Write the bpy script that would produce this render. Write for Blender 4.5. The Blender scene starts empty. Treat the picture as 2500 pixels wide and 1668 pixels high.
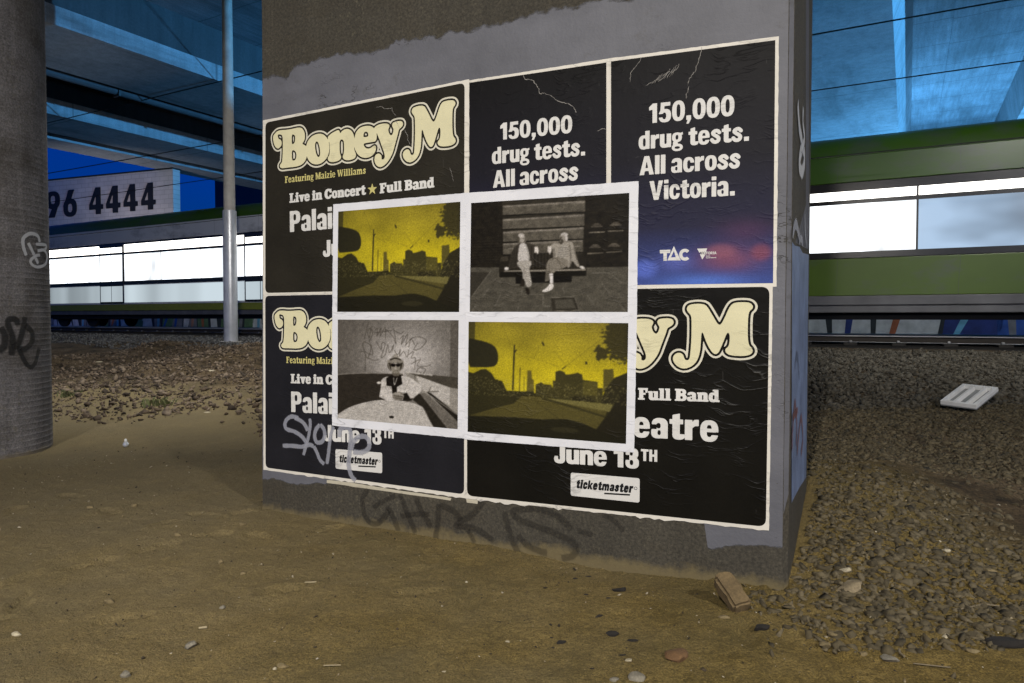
import bpy, bmesh, math, random
import numpy as np
from mathutils import Vector, Matrix
from mathutils.geometry import tessellate_polygon

random.seed(7); RNG = np.random.default_rng(7)
scene = bpy.context.scene
COL = scene.collection
R = math.radians

# ------------------------------------------------------------------ camera, world, lamps, exposure
PITCH = R(1.65); FPX = 2500 * 24 / 36.0; CAMZ = 1.30; CYP = 775 + FPX * math.tan(PITCH)
cd = bpy.data.cameras.new('camera'); cam = bpy.data.objects.new('camera', cd); COL.objects.link(cam)
cd.sensor_width = 36; cd.lens = 24; cd.clip_start = .05; cd.clip_end = 2000
cd.shift_y = (CYP - 834) / 2500.0
cam.location = (0, 0, CAMZ); cam.rotation_euler = (R(90) - PITCH, 0, 0)
scene.camera = cam

world = bpy.data.worlds.new('World'); scene.world = world; world.use_nodes = True
wn = world.node_tree; bg = wn.nodes['Background']
sky = wn.nodes.new('ShaderNodeTexSky'); sky.sky_type = 'NISHITA'; sky.sun_disc = False
sky.sun_elevation = R(1.0); sky.sun_rotation = R(200); sky.air_density = 1.0; sky.dust_density = .3; sky.ozone_density = 6
tint = wn.nodes.new('ShaderNodeMix'); tint.data_type = 'RGBA'; tint.blend_type = 'MULTIPLY'; tint.inputs[0].default_value = 1
tint.inputs[7].default_value = (.05, 1.35, 3.2, 1)          # blue hour under a tungsten white balance
wn.links.new(sky.outputs[0], tint.inputs[6]); wn.links.new(tint.outputs[2], bg.inputs[0])
bg.inputs[1].default_value = .10

def lamp(name, kind, loc, target, power, color, size=.4, spread=None):
    l = bpy.data.lights.new(name, kind); l.energy = power; l.color = color
    if kind == 'AREA':
        l.shape = 'DISK'; l.size = size
        if spread: l.spread = R(spread)
    elif kind == 'SPOT':
        l.shadow_soft_size = size; l.spot_size = R(spread or 90); l.spot_blend = .6
    else:
        l.shadow_soft_size = size
    o = bpy.data.objects.new(name, l); COL.objects.link(o); o.location = loc
    o.rotation_euler = (Vector(target) - Vector(loc)).to_track_quat('-Z', 'Y').to_euler()
    return o
TS = (.468, .884); TW = (.884, -.468)      # track: s = distance from the camera, w = along the track to the right
def trk(s, w, z): return (TS[0] * s + TW[0] * w, TS[1] * s + TW[1] * w, z)
lamp('street_lamp_light', 'AREA', (-2.3, -4.2, 6.0), (-2.2, 2.6, 0), 320, (1.0, .94, .85), .35, 100)
lamp('car_park_lamp_light', 'AREA', (5.2, -3.6, 6.2), (3.2, 3.0, 0), 200, (1.0, .95, .88), .35, 96)
lamp('trackside_lamp_light', 'AREA', (-3.6, 8.4, 6.9), (-6.6, 13.2, 1.2), 430, (1.0, .97, .92), .3, 124)
lamp('added_train_fill_light', 'AREA', (7.2, 6.0, 7.4), (8.0, 12.4, 1.4), 120, (1.0, .97, .92), .3, 84)  # added fill with no fitting, brightens the right of the train
lamp('platform_lamp_light', 'AREA', (21.0, 32, 1.7), (18.5, 30, 13), 2000, (.12, .46, .90), .5, 150)
lamp('flood_lamp_light', 'AREA', (48.6, 5, 2.5), (-12, 30, 10), 5200, (.09, .45, .95), .8, 60)
lamp('added_wall_fill_light', 'AREA', (-21, 33.5, 3.0), (-23.5, 40.6, 8), 130, (1.0, .93, .90), .4, 120)  # added fill hidden behind the train, brightens the brick wall

vs = scene.view_settings; vs.view_transform = 'Standard'; vs.look = 'None'; vs.exposure = 0; vs.gamma = 1
scene.cycles.max_bounces = 6

# ------------------------------------------------------------------ frames: photograph rays, pier face, track, bridge
TH = R(24.386); CT, ST = math.cos(TH), math.sin(TH); PX0, PY0 = -1.668, 4.582     # the pier face
def ray(px, py):
    x = (px - 1250) / FPX; v = -(py - CYP) / FPX
    return (x, math.cos(PITCH) + v * math.sin(PITCH), -math.sin(PITCH) + v * math.cos(PITCH))
def wall(p, dy=0.0):                       # photograph point -> (u, v) on the pier face
    r = ray(*p); t = (dy + PX0 * ST + PY0 * CT) / (r[0] * ST + r[1] * CT)
    X, Y = r[0] * t, r[1] * t
    return ((X - PX0) * CT - (Y - PY0) * ST, r[2] * t + CAMZ)
PIER = Matrix.Translation((PX0, PY0, 0)) @ Matrix.Rotation(-TH, 4, 'Z')   # local x along the face, y into the pier
TRACK = Matrix(((TW[0], TS[0], 0, 0), (TW[1], TS[1], 0, 0), (0, 0, 1, 0), (0, 0, 0, 1)))  # local x along track, y away
BA = R(30.07)
BRIDGE = Matrix(((math.cos(BA), math.sin(BA), 0, 0), (-math.sin(BA), math.cos(BA), 0, 0), (0, 0, 1, 0), (0, 0, 0, 1)))

# ------------------------------------------------------------------ object helpers
def link(o, parent=None, mw=None):
    COL.objects.link(o)
    if parent is not None: o.parent = parent
    elif mw is not None: o.matrix_world = mw
    return o
def tag(o, label=None, cat=None, group=None, kind=None):
    if label: o['label'] = label
    if cat: o['category'] = cat
    if group: o['group'] = group
    if kind: o['kind'] = kind
    return o
def empty(name, mw, label, cat, group=None):
    o = bpy.data.objects.new(name, None); o.empty_display_size = .2
    COL.objects.link(o); o.matrix_world = mw
    return tag(o, label, cat, group)
def mesh(name, verts, faces, mat, parent=None, mw=None, smooth=False):
    me = bpy.data.meshes.new(name); me.from_pydata([tuple(v) for v in verts], [], [tuple(f) for f in faces])
    me.validate(); me.update()
    if mat: me.materials.append(mat)
    if smooth: me.polygons.foreach_set('use_smooth', [True] * len(me.polygons))
    return link(bpy.data.objects.new(name, me), parent, mw)
def np_mesh(name, V, Fq, mat, parent=None, mw=None, smooth=False):
    """fast mesh from arrays: V (n,3), Fq (m,k)"""
    me = bpy.data.meshes.new(name); k = Fq.shape[1]
    me.vertices.add(len(V)); me.vertices.foreach_set('co', V.astype(np.float32).ravel())
    me.loops.add(Fq.size); me.loops.foreach_set('vertex_index', Fq.astype(np.int32).ravel())
    me.polygons.add(len(Fq)); me.polygons.foreach_set('loop_start', np.arange(0, Fq.size, k, dtype=np.int32))
    me.polygons.foreach_set('loop_total', np.full(len(Fq), k, dtype=np.int32))
    if smooth: me.polygons.foreach_set('use_smooth', np.ones(len(Fq), dtype=bool))
    me.update(calc_edges=True); me.validate()
    if mat: me.materials.append(mat)
    return link(bpy.data.objects.new(name, me), parent, mw)
class MB:
    def __init__(s): s.v, s.f = [], []
    def add(s, v, f):
        n = len(s.v); s.v += list(v); s.f += [tuple(i + n for i in q) for q in f]; return s
    def box(s, x0, x1, y0, y1, z0, z1):
        return s.add([(x0,y0,z0),(x1,y0,z0),(x1,y1,z0),(x0,y1,z0),(x0,y0,z1),(x1,y0,z1),(x1,y1,z1),(x0,y1,z1)],
              [(0,3,2,1),(4,5,6,7),(0,1,5,4),(1,2,6,5),(2,3,7,6),(3,0,4,7)])
    def bbox(s, x0, x1, y0, y1, z0, z1, b=.01):
        bm = bmesh.new(); bmesh.ops.create_cube(bm, size=1)
        for v in bm.verts: v.co = ((x0+x1)/2 + v.co.x*(x1-x0), (y0+y1)/2 + v.co.y*(y1-y0), (z0+z1)/2 + v.co.z*(z1-z0))
        bmesh.ops.bevel(bm, geom=bm.edges[:], offset=b, segments=2, affect='EDGES', profile=.6)
        s.bm(bm); return s
    def bm(s, bm, M=None):
        bm.verts.index_update(); s.add([(M @ v.co if M else v.co.copy()) for v in bm.verts], [[v.index for v in f.verts] for f in bm.faces]); bm.free(); return s
    def prism(s, poly, a, b, axis='x'):
        """poly of 2-D points swept from a to b along axis"""
        n = len(poly)
        mk = {'x': lambda t, p: (t, p[0], p[1]), 'y': lambda t, p: (p[0], t, p[1]), 'z': lambda t, p: (p[0], p[1], t)}[axis]
        return s.add([mk(a, p) for p in poly] + [mk(b, p) for p in poly],
              [tuple(range(n))[::-1], tuple(range(n, 2*n))] + [(i, (i+1) % n, n + (i+1) % n, n + i) for i in range(n)])
    def lathe(s, prof, n=48, cx=0, cy=0):
        k = len(prof)
        s.add([(cx + r*math.cos(2*math.pi*j/n), cy + r*math.sin(2*math.pi*j/n), z) for j in range(n) for r, z in prof],
              [(j*k+i, ((j+1) % n)*k+i, ((j+1) % n)*k+i+1, j*k+i+1) for j in range(n) for i in range(k-1)])
        return s
    def tube(s, pts, r, n=8):
        P = [Vector(p) for p in pts]; base = len(s.v); rings = []
        for i, p in enumerate(P):
            d = (P[min(i+1, len(P)-1)] - P[max(i-1, 0)]).normalized()
            a = d.cross(Vector((0,0,1)) if abs(d.z) < .9 else Vector((1,0,0))).normalized(); b = d.cross(a)
            rr = r[i] if isinstance(r, (list, tuple)) else r
            rings.append([p + a*rr*math.cos(2*math.pi*k/n) + b*rr*math.sin(2*math.pi*k/n) for k in range(n)])
        fs = [(i*n+k, i*n+(k+1) % n, (i+1)*n+(k+1) % n, (i+1)*n+k) for i in range(len(P)-1) for k in range(n)]
        fs += [tuple(range(n))[::-1], tuple((len(P)-1)*n+k for k in range(n))]
        return s.add([v for q in rings for v in q], fs)
    def build(s, name, mat, parent=None, mw=None, smooth=False):
        o = mesh(name, s.v, s.f, mat, parent, mw)
        bm = bmesh.new(); bm.from_mesh(o.data); bmesh.ops.recalc_face_normals(bm, faces=bm.faces); bm.to_mesh(o.data); bm.free()
        if smooth:
            o.data.polygons.foreach_set('use_smooth', [True] * len(o.data.polygons)); o.data.set_sharp_from_angle(angle=R(40))
        return o

# ------------------------------------------------------------------ materials
def lin(c):
    c = np.asarray(c, float) / 255.0
    return np.where(c <= .04045, c / 12.92, ((c + .055) / 1.055) ** 2.4)
def obs(*c, k=1.25):                        # surface colour of a thing seen as c under the lamp light
    a = np.clip(lin(c) * k, 0, .9); return (float(a[0]), float(a[1]), float(a[2]), 1)
class NT:
    def __init__(s, name):
        s.m = bpy.data.materials.new(name); s.m.use_nodes = True; s.t = s.m.node_tree
        s.b = s.t.nodes['Principled BSDF']; s.tc = s.t.nodes.new('ShaderNodeTexCoord'); s.co = s.tc.outputs['Object']
    def n(s, kind, **kw):
        x = s.t.nodes.new(kind)
        for k, v in kw.items(): setattr(x, k, v)
        return x
    def l(s, a, b): s.t.links.new(a, b)
    def mapped(s, scale=(1,1,1), loc=(0,0,0), src=None):
        m = s.n('ShaderNodeMapping'); m.inputs['Scale'].default_value = scale; m.inputs['Location'].default_value = loc
        s.l(src or s.co, m.inputs['Vector']); return m.outputs[0]
    def noise(s, scale, detail=4, rough=.55, vec=None, dist=0):
        x = s.n('ShaderNodeTexNoise'); x.inputs['Scale'].default_value = scale; x.inputs['Detail'].default_value = detail
        x.inputs['Roughness'].default_value = rough; x.inputs['Distortion'].default_value = dist; s.l(vec or s.co, x.inputs['Vector']); return x.outputs['Fac']
    def voro(s, scale, feature='F1', vec=None, out='Distance', rnd=1):
        x = s.n('ShaderNodeTexVoronoi'); x.feature = feature; x.inputs['Scale'].default_value = scale; x.inputs['Randomness'].default_value = rnd
        s.l(vec or s.co, x.inputs['Vector']); return x.outputs[out]
    def ramp(s, fac, stops, interp='LINEAR'):
        x = s.n('ShaderNodeValToRGB'); x.color_ramp.interpolation = interp; e = x.color_ramp.elements
        while len(e) < len(stops): e.new(.5)
        for q, (p, c) in zip(e, stops):
            q.position = p; q.color = c if isinstance(c, tuple) else (c, c, c, 1)
        s.l(fac, x.inputs[0]); return x.outputs[0]
    def mix(s, fac, a, b, mode='MIX'):
        x = s.n('ShaderNodeMix'); x.data_type = 'RGBA'; x.blend_type = mode
        for v, i in ((fac, 0), (a, 6), (b, 7)):
            if hasattr(v, 'links'): s.l(v, x.inputs[i])
            else: x.inputs[i].default_value = v
        return x.outputs[2]
    def math(s, op, a, b=0.0, c=None):
        x = s.n('ShaderNodeMath'); x.operation = op
        for v, i in ((a, 0), (b, 1), (c, 2)):
            if v is None: continue
            if hasattr(v, 'links'): s.l(v, x.inputs[i])
            else: x.inputs[i].default_value = v
        return x.outputs[0]
    def base(s, c):
        if hasattr(c, 'links'): s.l(c, s.b.inputs['Base Color'])
        else: s.b.inputs['Base Color'].default_value = c
    def rough(s, r):
        if hasattr(r, 'links'): s.l(r, s.b.inputs['Roughness'])
        else: s.b.inputs['Roughness'].default_value = r
    def bump(s, h, strength=.3, dist=.01):
        x = s.n('ShaderNodeBump'); x.inputs['Strength'].default_value = strength; x.inputs['Distance'].default_value = dist
        s.l(h, x.inputs['Height'])
        cur = s.b.inputs['Normal']
        if cur.links: s.l(cur.links[0].from_socket, x.inputs['Normal'])
        s.l(x.outputs[0], cur); return s
def hexc(c, k): return (c[0]*k, c[1]*k, c[2]*k, 1)
def plain(name, c, rough=.6, metal=0, var=.15, scale=8, bump=0):
    m = NT(name); f = m.noise(scale, 5)
    m.base(m.ramp(f, [(.3, hexc(c, 1-var)), (.7, hexc(c, 1+var))])); m.rough(rough); m.b.inputs['Metallic'].default_value = metal
    if bump: m.bump(m.noise(scale*6, 4), bump, .01)
    return m.m
def concrete(name, c, scale=1.0, streak=.35, rough=.85, grain=90, bump=.25, board=None):
    m = NT(name)
    big = m.noise(1.1*scale, 5, .6); fine = m.noise(grain*scale, 3, .7)
    col = m.ramp(big, [(.3, hexc(c, .72)), (.55, hexc(c, 1.0)), (.75, hexc(c, 1.25))])
    col = m.mix(.55, col, m.ramp(fine, [(.35, .35), (.5, .5), (.68, .72)]), 'OVERLAY')
    st = m.noise(1, 5, .6, m.mapped((7*scale, 7*scale, .5*scale)))
    col = m.mix(streak, col, m.ramp(st, [(.35, hexc(c, .5)), (.6, hexc(c, 1.15))]))
    if board:
        bd = m.noise(1, 6, .6, m.mapped(board)); col = m.mix(.5, col, m.ramp(bd, [(.3, .3), (.7, .72)]), 'OVERLAY'); m.bump(bd, .4, .02)
    m.base(col); m.rough(rough)
    m.bump(m.math('ADD', fine, m.math('MULTIPLY', big, .6)), bump, .006)
    return m.m
def emitter(name, c, strength, var=None):
    m = NT(name); m.base((.05, .05, .05, 1)); m.rough(.15)
    m.b.inputs['Emission Color'].default_value = c; m.b.inputs['Emission Strength'].default_value = strength
    if var:
        f = m.noise(1, 3, .5, m.mapped(var)); m.l(m.math('MULTIPLY', m.ramp(f, [(.34, .20), (.56, 1.0)]), strength), m.b.inputs['Emission Strength'])
    return m.m
def paper_common(m, amp=1.0):
    """pasted paper: fine horizontal wrinkles, a few long folds, cockling; light plays on the relief"""
    warp = m.noise(2.2, 3, .5)
    v = m.n('ShaderNodeCombineXYZ'); sep = m.n('ShaderNodeSeparateXYZ'); m.l(m.co, sep.inputs[0])
    m.l(m.math('MULTIPLY', sep.outputs[0], 3.4), v.inputs[0])
    m.l(m.math('ADD', m.math('MULTIPLY', sep.outputs[2], 15.0), m.math('MULTIPLY', warp, 4.0)), v.inputs[1])
    a = m.noise(1.0, 3, .5, v.outputs[0])
    ridge = m.ramp(m.math('ABSOLUTE', m.math('SUBTRACT', a, .5)), [(0.0, 1.0), (.022, .25), (.06, 0.0)])
    gate = m.ramp(m.noise(2.2, 4, .6), [(.48, 0.0), (.66, 1.0)])
    fold = m.math('MULTIPLY', ridge, gate)
    cock = m.noise(9, 4, .55)
    m.bump(cock, .10*amp, .02); m.bump(fold, .30*amp, .010)
    m.fold = fold
    return m
def ink(name, c, scuff=.5, rough=.5, attr=None):
    m = NT(name); paper_common(m)
    if attr:
        at = m.n('ShaderNodeAttribute'); at.attribute_name = attr; col = at.outputs['Color']
    else:
        col = m.ramp(m.noise(3, 4), [(.3, hexc(c, .8)), (.7, hexc(c, 1.2))])
    col = m.mix(.18, col, m.ramp(m.noise(160, 2, .7), [(.3, .1), (.7, .9)]), 'OVERLAY')
    # worn, scratched ink showing grey paper
    sc1 = m.noise(1, 4, .7, m.mapped((75, 1, 5.0))); sc2 = m.noise(1, 4, .7, m.mapped((6, 1, 70.0), (3, 0, 7)))
    gate = m.ramp(m.noise(2.1, 3, .6, m.mapped((1,1,1), (5, 0, 2))), [(.50, 0.0), (.66, 1.0)])
    scr = m.math('MULTIPLY', m.math('ADD', m.ramp(sc1, [(.66, 0.0), (.74, 1.0)]), m.ramp(sc2, [(.68, 0.0), (.76, 1.0)])), gate)
    scr = m.math('ADD', m.math('MULTIPLY', scr, scuff), m.math('MULTIPLY', m.ramp(m.fold, [(.6, 0.0), (.98, 1.0)]), scuff*.16))
    col = m.mix(m.math('MINIMUM', scr, 1.0), col, (.30, .29, .27, 1))
    m.base(col); m.rough(rough); m.b.inputs['Specular IOR Level'].default_value = .13
    return m.m
def paper(name, c, rough=.6):
    m = NT(name); paper_common(m, .8)
    col = m.ramp(m.noise(4, 5), [(.3, hexc(c, .9)), (.7, hexc(c, 1.04))])
    col = m.mix(m.math('MULTIPLY', m.fold, .6), col, hexc(c, .3))
    st = m.ramp(m.noise(1, 4, .6, m.mapped((14, 1, 3))), [(.62, 0.0), (.75, .35)])
    col = m.mix(st, col, hexc(c, .6)); m.base(col); m.rough(rough); return m.m
def spray(name, c, alpha=.8):
    m = NT(name); at = m.n('ShaderNodeAttribute'); at.attribute_name = 'Edge'
    speck = m.noise(220, 2, .7); e = at.outputs['Fac']
    a = m.math('MULTIPLY', m.ramp(m.math('ADD', e, m.math('MULTIPLY', m.math('SUBTRACT', speck, .5), .8)), [(.12, 0.0), (.75, 1.0)]), alpha)
    m.base(c); m.rough(.6); m.l(a, m.b.inputs['Alpha']); return m.m

M = {}
M['conc_col'] = concrete('column_concrete', (.160, .152, .156), streak=.6, grain=34)
M['conc_pier'] = concrete('pier_concrete', (.051, .045, .032), grain=48, bump=.5, streak=.3)
def soil_foot(mt, dust=(.16, .125, .055, 1)):
    t = mt.node_tree; b = t.nodes['Principled BSDF']; old = b.inputs['Base Color'].links[0].from_socket; m = NT.__new__(NT); m.m, m.t, m.b = mt, t, b
    m.tc = t.nodes.new('ShaderNodeTexCoord'); m.co = m.tc.outputs['Object']; sp = m.n('ShaderNodeSeparateXYZ'); m.l(m.co, sp.inputs[0])
    lich = m.ramp(m.noise(26, 6, .85), [(.54, 0.0), (.62, 1.0)]); gate = m.ramp(m.noise(1.6, 4, .6), [(.42, 0.0), (.62, .55)])
    col = m.mix(m.math('MULTIPLY', lich, gate), old, (.15, .135, .085, 1))
    brown = m.ramp(m.noise(1.3, 5, .7, m.mapped((1, 1, 1.4), (4, 1, 2))), [(.46, 0.0), (.64, .6)]); col = m.mix(brown, col, (.036, .028, .015, 1)); col = m.mix(.75, col, m.ramp(m.noise(62, 5, .8), [(.33, .12), (.5, .48), (.66, .9)]), 'OVERLAY')
    h = m.math('ADD', sp.outputs[2], m.math('MULTIPLY', m.math('SUBTRACT', m.noise(5, 5, .7), .5), .16)); col = m.mix(m.ramp(m.math('ADD', h, m.math('MULTIPLY', m.math('SUBTRACT', m.noise(22, 4, .7), .5), .06)), [(.0, .75), (.045, 0.0)]), col, dust)
    m.l(col, b.inputs['Base Color'])
soil_foot(M['conc_pier']); soil_foot(M['conc_col'], (.17, .14, .09, 1))

M['conc_deck'] = concrete('deck_concrete', (.22, .24, .27), scale=.5, streak=0, grain=40, board=(9, .55, 1))
def seams(mt, gap, wid, axis_):
    t = mt.node_tree; b = t.nodes['Principled BSDF']; old = b.inputs['Base Color'].links[0].from_socket; m = NT.__new__(NT); m.m, m.t, m.b = mt, t, b
    m.tc = t.nodes.new('ShaderNodeTexCoord'); m.co = m.tc.outputs['Object']; sp = m.n('ShaderNodeSeparateXYZ'); m.l(m.co, sp.inputs[0])
    q = m.math('ABSOLUTE', m.math('SUBTRACT', m.math('FRACT', m.math('DIVIDE', m.math('ADD', sp.outputs[axis_], m.math('MULTIPLY', m.noise(.6, 2), .25)), gap)), .5))
    ln = m.ramp(q, [(wid*.5, 1.0), (wid, 0.0)]); dr = m.ramp(m.noise(1, 5, .7, m.mapped((.5, .12, 1), (3, 1, 0))), [(.52, 0.0), (.70, .7)])
    col = m.mix(m.math('MULTIPLY', ln, .6), old, (.05, .055, .06, 1)); col = m.mix(dr, col, (.075, .08, .085, 1)); m.l(col, b.inputs['Base Color'])
seams(M['conc_deck'], 2.4, .012, 1)
M['conc_girder'] = concrete('girder_concrete', (.26, .27, .29), scale=.6, streak=.3, grain=40)
seams(M['conc_girder'], 6.5, .006, 1)
M['conc_dark'] = concrete('shade_dark_concrete', (.05, .05, .055), scale=.5, grain=30)  # shade on webs and left bay put into the colour; also the dark pipe

# ------------------------------------------------------------------ implicit shapes -> contours -> flat meshes
def contours(Fv, x0, y0, st, level=0.0):
    """closed loops of Fv<level, Fv[y,x] sampled from (x0,y0) with step st"""
    G = np.asarray(Fv) - level
    G = np.where(np.abs(G) < 1e-9, 1e-9, G)
    G = np.pad(G, 1, constant_values=1e3); x0 -= st; y0 -= st
    G = np.minimum(G, st * 4)
    ins = G < 0; ny, nx = G.shape
    c = ins[:-1, :-1]*1 + ins[:-1, 1:]*2 + ins[1:, 1:]*4 + ins[1:, :-1]*8
    nxt = {}; pos = {}
    def ept(e):
        k, j, i = e
        if e not in pos:
            if k == 0: a, b = G[j, i], G[j, i+1]; t = a/(a-b); pos[e] = (x0+(i+t)*st, y0+j*st)
            else: a, b = G[j, i], G[j+1, i]; t = a/(a-b); pos[e] = (x0+i*st, y0+(j+t)*st)
        return e
    seg = {1:[(3,0)],2:[(0,1)],3:[(3,1)],4:[(1,2)],5:[(3,2),(1,0)],6:[(0,2)],7:[(3,2)],8:[(2,3)],9:[(2,0)],10:[(0,3),(2,1)],11:[(2,1)],12:[(1,3)],13:[(1,0)],14:[(0,3)]}
    for j, i in zip(*np.nonzero((c > 0) & (c < 15))):
        E = ((0,j,i),(1,j,i+1),(0,j+1,i),(1,j,i))
        for a, b in seg[int(c[j,i])]: nxt[ept(E[a])] = ept(E[b])
    loops = []
    while nxt:
        s0 = next(iter(nxt)); L = []; e = s0
        while e in nxt:
            L.append(pos[e]); e = nxt.pop(e)
        if len(L) >= 3: loops.append(L)
    return loops
def area(L):
    a = np.asarray(L); x, y = a[:,0], a[:,1]
    return .5*float(np.sum(x*np.roll(y,-1) - np.roll(x,-1)*y))
def inside(p, L):
    x, y = p; r = False; n = len(L)
    for i in range(n):
        (x1,y1),(x2,y2) = L[i], L[(i+1) % n]
        if (y1 > y) != (y2 > y) and x < (x2-x1)*(y-y1)/(y2-y1)+x1: r = not r
    return r
def simplify(L, tol):
    out = [L[0]]
    for i in range(1, len(L)):
        if math.dist(L[i], out[-1]) > tol: out.append(L[i])
    return out if len(out) >= 3 else L
def fill(loops):
    """triangles for a set of loops, holes found by containment"""
    loops = sorted(loops, key=lambda L: -abs(area(L))); V, Fc = [], []
    dep = [sum(inside(L[0], K) for K in loops[:i]) for i, L in enumerate(loops)]
    for i, L in enumerate(loops):
        if dep[i] % 2: continue
        group = [L] + [H for j, H in enumerate(loops) if dep[j] == dep[i]+1 and j > i and inside(H[0], L)]
        n = len(V); tri = tessellate_polygon([[Vector((x, y, 0)) for x, y in g] for g in group])
        flat = [p for g in group for p in g]; V += flat
        for t in tri:
            (ax,ay),(bx,by),(cx_,cy_) = flat[t[0]], flat[t[1]], flat[t[2]]
            if (bx-ax)*(cy_-ay)-(by-ay)*(cx_-ax) < 0: t = (t[0], t[2], t[1])
            Fc.append(tuple(n+q for q in t))
    return V, Fc
def face_mesh(name, V2, F2, depth, mat, parent):
    """2-D (u,v) triangles laid on the pier face, `depth` metres proud of it"""
    return mesh(name, [(u, -depth, v) for u, v in V2], F2, mat, parent)
def poly_sdf(polys, X, Y):
    """signed distance to the even-odd union of outlines (first list) minus holes"""
    D = np.full(X.shape, 1e9); ins = np.zeros(X.shape, bool)
    for P in polys:
        P = np.asarray(P); cur = np.zeros(X.shape, bool)
        for (x1,y1),(x2,y2) in zip(P, np.roll(P, -1, 0)):
            dx, dy = x2-x1, y2-y1; L2 = dx*dx+dy*dy
            if L2 < 1e-14: continue
            t = np.clip(((X-x1)*dx+(Y-y1)*dy)/L2, 0, 1)
            D = np.minimum(D, (X-x1-t*dx)**2+(Y-y1-t*dy)**2)
            c = ((y1 > Y) != (y2 > Y))
            if dy: cur ^= c & (X < dx*(Y-y1)/dy+x1)
        ins = cur if P is polys[0] else ins ^ cur
    return np.where(ins, -1, 1)*np.sqrt(D)
def chaikin(P, n=1):
    P = [tuple(p) for p in P]
    for _ in range(n):
        Q = []
        for a, b in zip(P, P[1:]+P[:1]):
            Q += [(a[0]*.75+b[0]*.25, a[1]*.75+b[1]*.25), (a[0]*.25+b[0]*.75, a[1]*.25+b[1]*.75)]
        P = Q
    return P
def smooth_line(P, n=6):
    """Catmull-Rom through the points"""
    P = [tuple(map(float, p)) for p in P]; Q = []
    for i in range(len(P)-1):
        p0, p1, p2, p3 = P[max(i-1,0)], P[i], P[i+1], P[min(i+2,len(P)-1)]
        for k in range(n):
            t = k/n
            Q.append(tuple(.5*(2*p1[d]+(p2[d]-p0[d])*t+(2*p0[d]-5*p1[d]+4*p2[d]-p3[d])*t*t+(3*p1[d]-p0[d]-3*p2[d]+p3[d])*t**3) for d in range(len(p1))))
    return Q+[P[-1]]

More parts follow.
